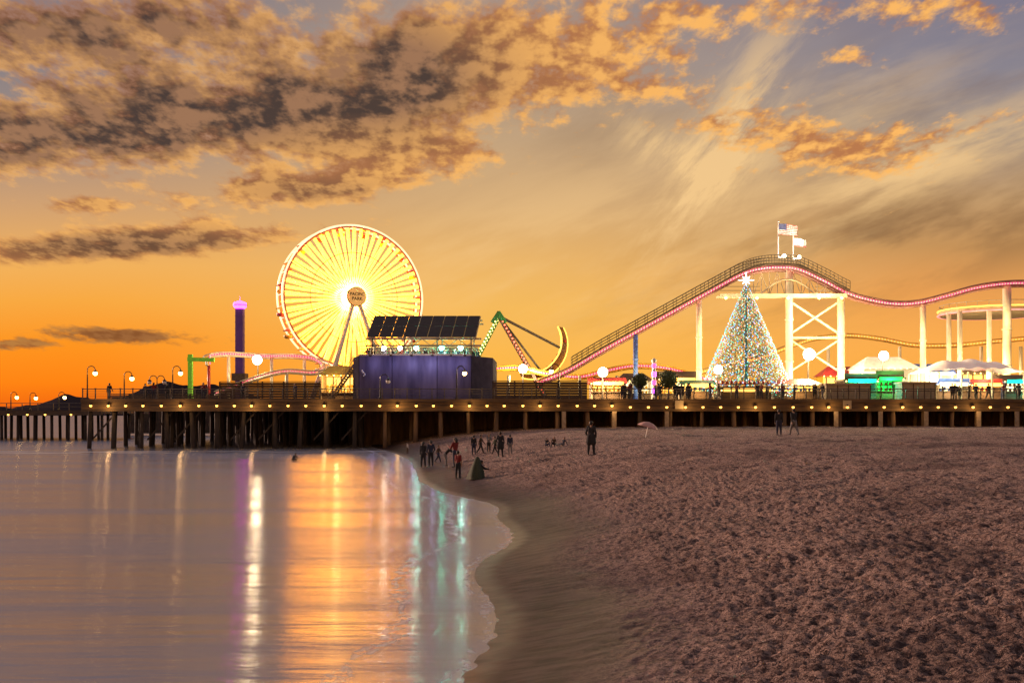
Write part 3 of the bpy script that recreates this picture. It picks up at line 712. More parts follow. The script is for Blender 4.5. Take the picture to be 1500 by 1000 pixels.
# ------------------------------------------------------------------ coaster tracks
def track(parent,pts,gauge=1.0,m_rail='cream',m_strip='strip',n=10,rr=.09,spine=.2,ties=1.0,drop=.55):
    C_=cr(pts,n); side=[]
    for i,p in enumerate(C_):
        t=C_[min(i+1,len(C_)-1)]-C_[max(i-1,0)]; t.z=0
        if t.length<1e-6: t=Vector((1,0,0))
        side.append(t.normalized().cross(Vector((0,0,1)))*gauge/2)
    for s in (-1,1):
        b=MB(); b.tube([p+q_*s for p,q_ in zip(C_,side)],rr,7); b.build('rail',M[m_rail],parent,True)
    dn=Vector((0,0,-drop))
    b=MB(); b.tube([p+dn for p in C_],spine,8); b.build('spine',M[m_rail],parent,True)
    b=MB(); acc=0
    for i in range(1,len(C_)):
        acc+=(C_[i]-C_[i-1]).length
        if acc>ties:
            acc=0; p,q_=C_[i],side[i]; b.bar(p-q_,p+q_,.09); b.bar(p-q_,p+dn,.07); b.bar(p+q_,p+dn,.07)
    tag(b.build('cross_ties',M[m_rail],parent),kind='stuff')
    if m_strip:
        b=MB(); b.tube([p+q_*1.0+Vector((0,-.14,-drop*.55)) for p,q_ in zip(C_,side)],.12,7); b.build('light_strip',M[m_strip],parent,True)
    return C_,side
YC=125.0
rc=thing('roller_coaster','tall roller coaster with a long lift hill and pink lit track','roller coaster',(PX(1156,YC),YC,DZ))
lift=[(790,556),(830,540),(880,511),(960,467),(1040,423),(1085,399),(1112,391),(1140,389),(1168,392),(1205,409),(1240,427),(1275,437),(1310,442),(1345,440),(1385,430),(1425,419),(1465,413),(1505,412),(1560,416),(1640,440)]
C_,sd_=track(rc,[P(a,b_,YC) for a,b_ in lift],1.3,'maroon','strip',12,.10,.22,1.2,.6)
M['catw']=mat('walkway_steel',(.10,.075,.05),(.05,.04,.03),2,.6,.3)
cw=[p for p in C_ if PX(835,YC)<p.x<PX(1240,YC)]
b=MB()
for i in range(len(cw)-1): b.bar(cw[i]+Vector((0,-1.0,.05)),cw[i+1]+Vector((0,-1.0,.05)),.7,.18)
b.build('walkway',M['catw'],rc)
b=MB()
for dz in (.45,.8,1.15): b.tube([p+Vector((0,-1.35,dz)) for p in cw],.045,6); b.tube([p+Vector((0,1.0,dz)) for p in cw],.045,6)
for i in range(0,len(cw),2): b.bar(cw[i]+Vector((0,-1.35,0)),cw[i]+Vector((0,-1.35,1.15)),.06); b.bar(cw[i]+Vector((0,1.0,0)),cw[i]+Vector((0,1.0,1.15)),.06)
b.build('handrail',M['catw'],rc)
def zat(x):
    for i in range(len(C_)-1):
        if C_[i].x<=x<=C_[i+1].x: return C_[i].z+(C_[i+1].z-C_[i].z)*(x-C_[i].x)/(C_[i+1].x-C_[i].x+1e-6)
    return 10
for px,r in ((931,.30),(1024,.36),(1156,.46),(1232,.46),(1352,.36),(1475,.5)):
    x=PX(px,YC)
    b=MB(); zz=zat(x)-.6
    b.tube([(x,YC,DZ),(x,YC,zz)],r,14); b.lathe((x,YC,DZ),[(r*1.7,0),(r*1.7,.25),(r*1.05,.35)],14)
    for f in (.3,.62): b.lathe((x,YC,DZ+(zz-DZ)*f),[(r*1.01,0),(r*1.2,.03),(r*1.2,.2),(r*1.01,.23)],14)
    b.build('support_column',M['blue'] if px==931 else M['cream'],rc,True)
    plight((x+(1.2 if px<1200 else -1.2),YC-3.0,DZ+2.0),1500,(1,.72,.32),.3,rc)
    if px>1000: plight((x+(1.0 if px<1200 else -1.0),YC-2.6,DZ+(zz-DZ)*.72),480,(1,.74,.36),.3,rc)
xa_,xb_=PX(1156,YC),PX(1232,YC)
b=MB(); z0,z1=PZ(490,YC),PZ(440,YC); b.bar((xa_,YC,z0),(xb_,YC,z1),.22); b.bar((xa_,YC+.25,z1),(xb_,YC+.25,z0),.22)
b.bar((xa_,YC,z0-.4),(xb_,YC,z0-.4),.26); b.bar((xa_,YC,PZ(545,YC)),(xb_,YC,z0-.5),.2); b.bar((xa_,YC+.25,z0-.5),(xb_,YC+.25,PZ(545,YC)),.2); b.build('cross_brace',M['cream'],rc)
zc=PZ(433,YC)
b=MB(); b.bx(PX(1052,YC),PX(1236,YC),YC-1.2,YC+1.2,zc-.2,zc); b.bx(PX(1052,YC),PX(1236,YC),YC-1.3,YC-1.203,zc-.35,zc+.1); b.build('platform',M['cream'],rc)
b=MB()
for k in range(13):
    x=PX(1092,YC)+(PX(1232,YC)-PX(1092,YC))*k/12; b.bar((x,YC,zc),(x,YC,zat(x)-.75),.10)
    if k<12:
        x2=PX(1092,YC)+(PX(1232,YC)-PX(1092,YC))*(k+1)/12
        b.bar((x,YC,zc) if k%2 else (x,YC,zat(x)-.8),(x2,YC,zat(x2)-.8) if k%2 else (x2,YC,zc),.08)
arc=[(PX(1112+80*k/12,YC),YC-.6,zc+.1+1.9*math.sin(PI*k/12)) for k in range(13)]
b.tube(arc,.13,6); b.build('truss',M['beige'],rc)
b=MB()
for dz in (.5,1.0): b.bar((PX(1052,YC),YC-1.15,zc+dz),(PX(1110,YC),YC-1.15,zc+dz),.06); b.bar((PX(1190,YC),YC-1.15,zc+dz),(PX(1236,YC),YC-1.15,zc+dz),.06)
b.build('platform_railing',M['catw'],rc)
for px in (1060,1105,1150,1195,1228):
    x=PX(px,YC); b=MB(); b.sph((x,YC-1.35,zc-.45),.16,8,6); b.build('bulb',M['e_warm'],rc)
for px,py,pw in ((1128,400,220),(1212,424,220),(1180,455,350)):
    plight(P(px,py,YC-2.2),pw,(1,.78,.45),.3,rc)
# lower yellow track
lt=thing('coaster_loop','lower yellow coaster track snaking behind the white-roofed hall','roller coaster',(PX(1300,135),135,DZ))
pts=[P(a,b_,y) for a,b_,y in [(1010,548,130),(1060,532,131),(1110,522,132),(1150,507,133),(1190,494,135),(1240,489,136),(1290,494,136),(1340,503,135),(1400,503,134),(1460,497,133),(1540,490,132)]]
track(lt,pts,.9,'ochre','stripy',10,.07,.12,1.1,.45)
for px in (1095,1215,1320,1440,1498):
    x=PX(px,134); b=MB(); b.tube([(x,134.5,DZ),(x,134.5,PZ(507,134))],.22,10); b.build('support_column',M['cream'],lt,True)
# right ring
rg=thing('ring_track','round flat-topped pink lit ride deck raised on pale columns at the right edge','ride',(PX(1452,132),132,DZ))
zr=PZ(458,132); cx_=PX(1455,132); rad=6.6
b=MB(); b.lathe((cx_,132,zr),[(rad-1.4,-.30),(rad-.1,-.35),(rad+.15,-.15),(rad+.15,.15),(rad-.1,.28),(rad-1.4,.25)],48); b.build('deck_ring',M['beige'],rg)
for dz,mm in ((-.26,'e_rose'),(.30,'e_yel')):
    b=MB(); b.tube([(cx_+(rad+.22)*math.cos(2*PI*k/48),132+(rad+.22)*math.sin(2*PI*k/48),zr+dz) for k in range(49)],.10,6); b.build('light_strip',M[mm],rg,True)
b=MB()
for k in range(30):
    a=2*PI*k/30; x,y=cx_+rad*math.cos(a),132+rad*math.sin(a); b.bar((x,y,zr+.3),(x,y,zr+1.0),.05)
b.tube([(cx_+rad*math.cos(2*PI*k/48),132+rad*math.sin(2*PI*k/48),zr+1.0) for k in range(49)],.05,6)
b.build('guard_rail',M['beige'],rg)
for px,y in ((1390,130),(1406,127),(1449,126),(1478,135)):
    x=PX(px,y); b=MB(); b.tube([(x,y,DZ),(x,y,zr-.33)],.30,14); b.build('support_column',M['cream'],rg,True)
    plight((x-1.0,y-2.4,DZ+3.5),700,(1,.72,.34),.3,rg)
# left loop
ll=thing('coaster_loop','low pink lit coaster track left of the Ferris wheel','roller coaster',(PX(380,150),150,DZ))
pts=[P(a,b_,y) for a,b_,y in [(303,530,150),(306,519,151),(335,516,152),(385,519,153),(430,519,154),(462,524,156),(478,534,154),(460,543,149),(420,541,146),(385,548,145),(350,560,144),(315,574,144)]]
track(ll,pts,1.0,'cream','strip',10,.11,.2,1.1,.5)
for px,pt,y in ((306,535,150),(335,520,152),(398,523,153),(446,525,155),(420,545,146),(362,560,144.5)):
    x=PX(px,y); b=MB(); b.tube([(x,y,DZ),(x,y,PZ(pt,y))],.24,10); b.build('support_column',M['red'] if px==306 else M['cream'],ll,True)
# pink low arch near centre
pa=thing('coaster_loop','low pink and yellow coaster curve behind the round-headed trees','roller coaster',(PX(930,130),130,DZ))
pts=[P(a,b_,y) for a,b_,y in [(715,538,138),(760,536,137),(800,544,136),(850,549,134),(890,540,132),(930,533,131),(975,536,130),(1015,547,130),(1060,560,131)]]
track(pa,pts,1.0,'yellow','strip',10,.10,.18,1.1,.5)
for px in (745,850,905,960,1010):
    x=PX(px,132); b=MB(); b.tube([(x,133.2,DZ),(x,133.2,PZ(550,133))],.2,10); b.build('support_column',M['cream'],pa,True)
# lime frame
lf=thing('lime_frame','lime green goalpost shaped frame at the left of the coaster loop','ride frame',(PX(290,146),146,DZ))
b=MB(); b.bar(P(279,519,146),(PX(279,146),146,DZ),.6,.6); b.build('upright',M['lime'],lf)
b=MB(); b.bar(P(275,526,145.6),P(314,527,145.6),.5,.55); b.build('beam',M['lime'],lf)
# pink pillar
pp=thing('light_pillar','purple and white lit pillar between the two round-headed trees','pillar',(PX(958,113),113,DZ))
x=PX(958,113); b=MB(); b.lathe((x,113,DZ),[(.35,0),(.35,.4),(.22,.5),(.22,4.3),(.3,4.4),(.3,4.6),(.05,4.8)],12); b.build('shaft',M['white'],pp)
for k in range(4):
    b=MB(); b.lathe((x,113,DZ+.8+k*.95),[(.23,0),(.28,.05),(.28,.5),(.23,.55)],12); b.build('light_band',M['e_purple'] if k%2==0 else M['e_pink'],pp)
# ------------------------------------------------------------------ flags
def flag(px,py_top,py_bot,fw,fh,Y,label,kind):
    x=PX(px,Y); zb=PZ(py_bot,Y); ztop=PZ(py_top,Y); t=thing('flag',label,'flag',(x,Y,zb))
    b=MB(); b.tube([(x,Y,zb),(x,Y,ztop)],[.1,.06],8); b.sph((x,Y,ztop+.08),.12,8,6); b.build('pole',M['white'],t)
    s=Y/F; w,h=fw*s,fh*s; nx,nz=20,13; b=MB(); vs=[]
    for j in range(nz+1):
        for i in range(nx+1):
            f=i/nx; vs.append((x+.08+w*f,Y+.28*math.sin(f*8)*f,ztop-.15-h*j/nz-.25*f*f+.12*math.sin(f*7+j*.1)*f))
    b.v=vs
    for j in range(nz):
        for i in range(nx):
            b.f.append((j*(nx+1)+i,j*(nx+1)+i+1,(j+1)*(nx+1)+i+1,(j+1)*(nx+1)+i))
            if kind=='s': b.mi.append(2 if (i<8 and j<7) else j%2)
            else: b.mi.append(0 if j>10 else 1)
    b.build('cloth',[M['f_red'],M['f_white'],M['f_blue']],t,True)
    l=MB(); l.sph((x+.5,Y-.9,zb+.15),.22,8,6); l.bar((x+.5,Y-.9,zb+.1),(x,Y,zb+.05),.06); l.build('uplight',M['e_white'],t)
    plight((x+1.1,Y-2.2,zb+2.2),300,(1,.9,.7),.2,t)
M['f_red']=mat('flag_red',(.7,.2,.16),(.55,.14,.12),3,.8); M['f_white']=mat('flag_white',(.85,.83,.78),(.75,.72,.68),3,.8); M['f_blue']=mat('flag_blue',(.16,.18,.36),(.12,.13,.27),3,.8)
flag(1140,326,378,28,16,YC,'striped flag flying highest on the coaster peak','s')
flag(1162,347,380,19,12,YC+.5,'smaller white flag just right of and below the striped one','w')
# ------------------------------------------------------------------ swinging ship
YS=140
ss=thing('swinging_ship','swinging ship ride with green topped A-frame right of the solar roof','ride',(PX(735,YS),YS,DZ))
ap=P(731,463,YS)
for dy in (-1.6,1.6):
    for a,lx,ly in ((0,690,540),(1,775,540)):
        b=MB(); e_=P(lx,ly,YS); e_=Vector((e_.x,YS+dy*1.6,e_.z)); d_=(e_-Vector((ap.x,YS+dy,ap.z))); e2=Vector((ap.x,YS+dy,ap.z))+d_*((ap.z-DZ)/(ap.z-e_.z))
        b.bar((ap.x,YS+dy,ap.z),e2,.36,.42); lg=b.build('support_leg',M['green'] if a==0 else M['steel'],ss)
        b=MB(); st_v=Vector((ap.x,YS+dy-.26,ap.z)); e3=e2+Vector((0,-.26,0)); nb_=26
        for k in range(1,nb_): b.sph(st_v+(e3-st_v)*k/nb_,.13,6,5)
        tag(b.build('light_row',M['e_yb'] if a==0 else M['e_red'],lg),kind='stuff')
b=MB(); b.tube([(ap.x,YS-2.1,ap.z),(ap.x,YS+2.1,ap.z)],.4,12)
b.bar((ap.x-.9,YS-1.9,ap.z-1.1),(ap.x+.1,YS-1.9,ap.z+.4),.3,.6); b.bar((ap.x+.9,YS-1.9,ap.z-1.1),(ap.x-.1,YS-1.9,ap.z+.4),.3,.6); b.build('pivot_cap',M['green'],ss)
ang=math.radians(50); Rarm=10.0
def sw(r,a): return Vector((ap.x+r*math.sin(a),YS,ap.z-r*math.cos(a)))
b=MB(); nseg=14;vs=[]
for k in range(nseg+1):
    a=ang+math.radians(-30+60*k/nseg); f=abs(k/nseg-.5)*2
    rt=Rarm-1.6*f**2.2; rb=Rarm+1.1-1.9*f**2; w=.95*(1-f**3)+.12
    c=sw(rt,a); e_=sw(rb,a)
    vs+=[c+Vector((0,-w,0)),c+Vector((0,w,0)),e_+Vector((0,w*.35,0)),e_+Vector((0,-w*.35,0))]
fs=[]
for k in range(nseg):
    for j in range(4): fs.append((4*k+j,4*k+(j+1)%4,4*k+4+(j+1)%4,4*k+4+j))
fs+=[(0,1,2,3),(4*nseg+3,4*nseg+2,4*nseg+1,4*nseg)]
b.add(vs,fs); hl=b.build('hull',M['hull'],ss)
for s in (-1,1):
    b=MB(); b.tube([Vector(v_)+Vector((0,-.1*(1 if s<0 else -1),0)) for v_ in vs[(0 if s<0 else 1)::4]],.11,6); b.build('light_strip',M['e_yel'],hl,True)
b=MB(); b.tube([Vector(v_)+Vector((0,-.1,0)) for v_ in vs[3::4]],.09,6); b.build('light_strip',M['e_yel'],hl,True)
b=MB()
for k in range(-3,4):
    p_=sw(Rarm-.1,ang+k*.11); b.bar(p_+Vector((0,-.8,0)),p_+Vector((0,.8,0)),.28,.35)
tag(b.build('seats',M['red'],ss),kind='stuff')
for s in (-.22,.22):
    for dy,ey in ((-1.0,-.7),(1.0,.7)):
        b=MB(); b.bar(Vector((ap.x,YS+dy,ap.z)),sw(Rarm-.3,ang+s)+Vector((0,ey,0)),.22); b.build('swing_arm',M['steel'],ss)
# ------------------------------------------------------------------ light covered tree
YX=118
tx=PX(1093,YX); zb=DZ; ztop=PZ(414,YX); Hh=ztop-zb; Rb=(PZ(0,YX)-PZ(66,YX))*1.02
tr=thing('christmas_tree','giant cone shaped holiday tree covered in coloured lights with a glowing star','christmas tree',(tx,YX,DZ))
b=MB(); b.tube([(tx,YX,zb),(tx,YX,ztop)],[.2,.05],10); b.build('trunk',M['fir'],tr)
b=MB()
for k in range(8500):
    f=1-math.sqrt(R.random()); f=min(f,.985); a=R.random()*2*PI; r=(1-f)*Rb*(1-.3*R.random())+.05
    tier=.9+.1*math.cos(f*70)
    p=Vector((tx+r*tier*math.cos(a),YX+r*tier*math.sin(a),zb+.4+f*(Hh-.4)))
    o=Vector((math.cos(a),math.sin(a),-.35)); tn=Vector((-math.sin(a),math.cos(a),0)); l=.15+.25*R.random()
    o=(o+Vector((R.uniform(-.5,.5),R.uniform(-.5,.5),R.uniform(-.4,.4)))).normalized()
    b.add([p-tn*.07,p+tn*.07,p+o*l+tn*.02,p+o*l-tn*.02],[(0,1,2,3)])
b.build('crown',M['fir'],tr)
cols=['e_wb','e_ty','e_tc','e_tr','e_tb']; sets=[MB() for _ in cols]; wts=[.15,.11,.38,.11,.25]
N_=2900
for k in range(N_):
    f=1-math.sqrt(1-k/N_); f=min(f,.985); a=k*2.39996+R.uniform(-.2,.2); r=(1-f)*Rb*(1.0+.05*R.random())+.1
    p=(tx+r*math.cos(a),YX+r*math.sin(a),zb+.5+f*(Hh-.5))
    i=R.choices(range(5),wts)[0]; sets[i].octa(p,.044+.026*R.random())
for sname,s_b in zip(cols,sets): tag(s_b.build('light_string',M[sname],tr),kind='stuff')
b=MB(); zc_=ztop+.3
pts=[]
for k in range(16):
    r=(1.0 if k%4==0 else .65) if k%2==0 else .2; a=PI/2+PI*k/8; pts.append((r*math.cos(a),r*math.sin(a)))
vs=[(tx+x,YX,zc_+z) for x,z in pts]+[(tx,YX-.22,zc_),(tx,YX+.22,zc_)]
b.add(vs,[(k,(k+1)%16,16) for k in range(16)]+[((k+1)%16,k,17) for k in range(16)]); b.build('star',M['e_star'],tr)
plight((tx,YX-1.2,zc_),150,(.85,.9,1),.4,tr)
# ------------------------------------------------------------------ round-headed trees
def roundtree(px,pt,pb,rpx,Y,label):
    x=PX(px,Y); t=thing('tree',label,'tree',(x,Y,DZ)); r=rpx*Y/F; zc=PZ((pt+pb)/2,Y)
    b=MB(); b.tube([(x,Y,DZ),(x+.05,Y,DZ+(zc-DZ)*.5),(x,Y,zc)],[.13,.1,.06],7)
    for k in range(5):
        a=2*PI*k/5; b.tube([(x,Y,zc-r*.9),(x+r*.7*math.cos(a),Y+r*.7*math.sin(a),zc+r*.2)],[.05,.02],5)
    b.build('trunk',M['bark'],t)
    b=MB()
    for k in range(1300):
        dv=Vector((R.gauss(0,1),R.gauss(0,1),R.gauss(0,1))).normalized(); rr_=r*(.55+.5*R.random())*(1+.25*noise.noise(dv*2.2+Vector((px,0,0))))
        p=Vector((x,Y,zc))+dv*rr_; a1=Vector((R.gauss(0,1),R.gauss(0,1),R.gauss(0,1))).normalized(); a2=a1.cross(dv).normalized() if a1.cross(dv).length>.01 else a1
        l=.1+.09*R.random(); b.add([p-a1*l,p+a2*l*.5,p+a1*l,p-a2*l*.5],[(0,1,2,3)])
    b.build('crown',M['leaf'],t)
roundtree(937,548,568,11,109,'smaller round-headed tree left of the purple lit pillar')
roundtree(979,540,572,14,109,'larger round-headed tree right of the purple lit pillar')
# ------------------------------------------------------------------ booths
LC={'e_teal':(.05,1,.7),'e_green':(.06,1,.2),'e_ypanel':(1,.60,.20),'e_wpanel':(1,.74,.40)}
def booth(px0,px1,pt,Y,label,wall,lit,roofm,style='gable',dep=3.0,cat='booth',sign=None,pw=520):
    x0,x1=PX(px0,Y),PX(px1,Y); zt=PZ(pt,Y); w=x1-x0; xc=(x0+x1)/2
    t=thing('booth',label,cat,(xc,Y,DZ)); rh=(zt-DZ)*.28; ze=zt-rh
    b=MB(); b.bx(x0,x1,Y+dep-.15,Y+dep,DZ,ze); b.bx(x0,x0+.14,Y,Y+dep-.153,DZ,ze); b.bx(x1-.14,x1,Y,Y+dep-.153,DZ,ze); b.build('wall',M[wall],t)
    b=MB(); b.bx(x0+.143,x1-.143,Y+.02,Y+.12,DZ,DZ+1.0); b.bx(x0-.05,x1+.05,Y-.2,Y+.25,DZ+1.003,DZ+1.09); b.build('counter',M['brownw'],t)
    if lit:
        b=MB(); b.bx(x0+.2,x1-.2,Y+dep-.25,Y+dep-.16,DZ+1.1,ze-.15)
        b.build('lit_back_panel',M[lit],t)
        b=MB()
        for k in range(1,4): b.bx(x0+w*k/4-.06,x0+w*k/4+.06,Y+dep-.45,Y+dep-.30,DZ+.2,ze-.05)
        b.bx(x0+.2,x1-.2,Y+dep-.45,Y+dep-.30,DZ+1.75,DZ+1.85); b.build('shelf_rack',M['brownw'],t)
        b=MB(); nb_=max(3,int(w/.7))
        for k in range(nb_+1): b.sph((x0+w*k/nb_,Y-.38,ze-.02),.09,7,5)
        tag(b.build('bulb_row',M['e_yb'],t),kind='stuff')
        b=MB()
        for k in range(int(w/.5)):
            for r_ in range(2): b.sph((x0+.4+k*.5,Y+dep-.75,DZ+1.35+r_*.6+R.uniform(-.1,.1)),(.17,.17,.22),7,5)
        tag(b.build('prizes',[M['red'],M['blue'],M['yellow']][int(px0)%3],t),kind='stuff')
        plight((xc,Y-1.1,ze-.5),pw,LC[sign] if sign in LC else LC[lit],.3,t)
    b=MB()
    if style=='gable':
        b.add([(x0-.3,Y-.4,ze),(x1+.3,Y-.4,ze),(x1+.3,Y+dep+.3,ze),(x0-.3,Y+dep+.3,ze),(x0-.3,Y+dep/2,zt),(x1+.3,Y+dep/2,zt)],[(0,1,5,4),(2,3,4,5),(1,2,5),(3,0,4),(0,3,2,1)])
    elif style=='hip':
        b.add([(x0-.3,Y-.4,ze),(x1+.3,Y-.4,ze),(x1+.3,Y+dep+.3,ze),(x0-.3,Y+dep+.3,ze),(xc-w*.3,Y+dep/2,zt),(xc+w*.3,Y+dep/2,zt)],[(0,1,5,4),(2,3,4,5),(1,2,5),(3,0,4),(0,3,2,1)])
    else:
        b.bx(x0-.25,x1+.25,Y-.4,Y+dep+.2,ze,ze+.2); b.bx(x0-.1,x1+.1,Y-.2,Y,ze+.203,zt)
    b.build('roof',M[roofm],t)
    if style=='gable' or style=='flat':
        b=MB(); b.bx(x0+.2,x1-.2,Y-.5,Y-.42,ze-.18,ze+.22); b.build('sign_board',M[sign or lit or 'white'],t)
    return t
def kiosk(px0,px1,pt,Y,label):
    x0,x1=PX(px0,Y),PX(px1,Y); zt=PZ(pt,Y); t=thing('kiosk',label,'kiosk',((x0+x1)/2,Y,DZ))
    b=MB(); b.bx(x0,x1,Y,Y+2,DZ,zt-.2)
    b.build('wall',M['beige'],t)
    b=MB(); n=max(3,int((x1-x0)/1.1))
    for k in range(n+1):
        x=x0+(x1-x0)*k/n; b.bx(x-.04,x+.04,Y-.04,Y-.003,DZ,zt-.2)
    b.bx(x0,x1,Y-.03,Y-.005,DZ+.9,DZ+.97); b.build('panel_battens',M['brownw'],t)
    b=MB(); b.bx(x0-.15,x1+.15,Y-.15,Y+2.15,zt-.197,zt); b.build('roof',M['beige'],t)
kiosk(1211,1275,561,107.5,'wide beige panelled kiosk left of the teal lit stall')
kiosk(1322,1370,559,107.5,'narrower beige panelled kiosk right of the green lit stall')
booth(1238,1284,547,112.5,'stall glowing teal behind the wide beige kiosk','brownw','e_teal','brownw','flat',sign='e_teal',pw=700)
booth(1284,1322,543,112.9,'stall glowing green between the two beige kiosks','brownw','e_green','brownw','flat',sign='e_green',pw=1200)
booth(866,915,552,117,'yellow lit stall at the foot of the lift hill','beige','e_ypanel','red','gable')
booth(1000,1046,556,115,'warm lit stall left of the light-covered tree','beige','e_ypanel','green','gable')
booth(1056,1130,566,109.2,'low warm lit counter stall in front of the light-covered tree','brownw','e_ypanel','brownw','flat',1.8,pw=70)
booth(1132,1205,554,115,'warm lit stall right of the light-covered tree','beige','e_ypanel','red','hip')
booth(905,955,546,126,'white lit stall far behind the smaller round-headed tree','white','e_wpanel','brownw','hip',pw=600)
booth(965,1020,543,127,'yellow lit stall far behind the larger round-headed tree','yellow','e_ypanel','brownw','gable',pw=600)
booth(1206,1262,536,126,'tall yellow lit stall between the right coaster column and the white-roofed hall','yellow','e_ypanel','red','hip',pw=600)
booth(1340,1396,532,126,'white lit stall behind the left end of the canopy','white','e_wpanel','blue','gable',pw=600)
booth(1408,1470,530,127,'yellow lit stall behind the middle of the canopy','beige','e_ypanel','brownw','hip',pw=600)
booth(1372,1418,554,114,'white lit stall under the left half of the canopy','brownw','e_wpanel','blue','flat')
booth(1422,1466,555,114,'yellow lit stall under the right half of the canopy','brownw','e_ypanel','red','flat')
booth(1470,1535,548,115,'teal fronted stall at the right edge of the pier','blue','e_wpanel','brownw','gable',sign='e_teal')
booth(1264,1345,521,121,'large white-roofed hall behind the teal and green stalls','white','e_wpanel','white','hip',5,'hall',pw=500)
booth(470,520,535,121,'yellow lit stall behind the pavilion stairs','beige','e_ypanel','yellow','hip',pw=900)
def tent(px0,px1,ptop,pe,Y,label,peaks):
    x0,x1=PX(px0,Y),PX(px1,Y); t=thing('canopy_tent',label,'canopy',((x0+x1)/2,Y,DZ)); nx,ny=36,10; b=MB(); vs=[]
    zt,ze=PZ(ptop,Y),PZ(pe,Y)
    for j in range(ny+1):
        for i in range(nx+1):
            f=i/nx; g=j/ny
            hgt=.8*(max(0,math.sin(PI*f))**.5)+sum(.2*math.exp(-((f-pk)/.09)**2) for pk in peaks)
            hgt*=math.sin(PI*(.10+.80*g))
            vs.append((x0+(x1-x0)*f,Y-2.5+6*g,ze+(zt-ze)*hgt+.08*math.cos(f*PI*12)*(g in (0,1))))
    b.v=vs; b.f=[(j*(nx+1)+i,j*(nx+1)+i+1,(j+1)*(nx+1)+i+1,(j+1)*(nx+1)+i) for j in range(ny) for i in range(nx)]; b.mi=[0]*len(b.f)
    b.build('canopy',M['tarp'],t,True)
    for f in (0,.33,.66,1):
        for y in (Y-2.4,Y+3.4):
            x=x0+(x1-x0)*f
            b=MB(); b.tube([(x,y,DZ),(x,y,ze+.25*(0<f<1))],.12,8); b.build('pole',M['cream'],t)
    for f in (.2,.8): plight((x0+(x1-x0)*f,Y-1.5,ze-1.0),280,(1,.76,.48),.3,t)
tent(1350,1484,525,546,113,'broad pinkish white fabric canopy near the right edge of the pier',(.25,.55,.82))
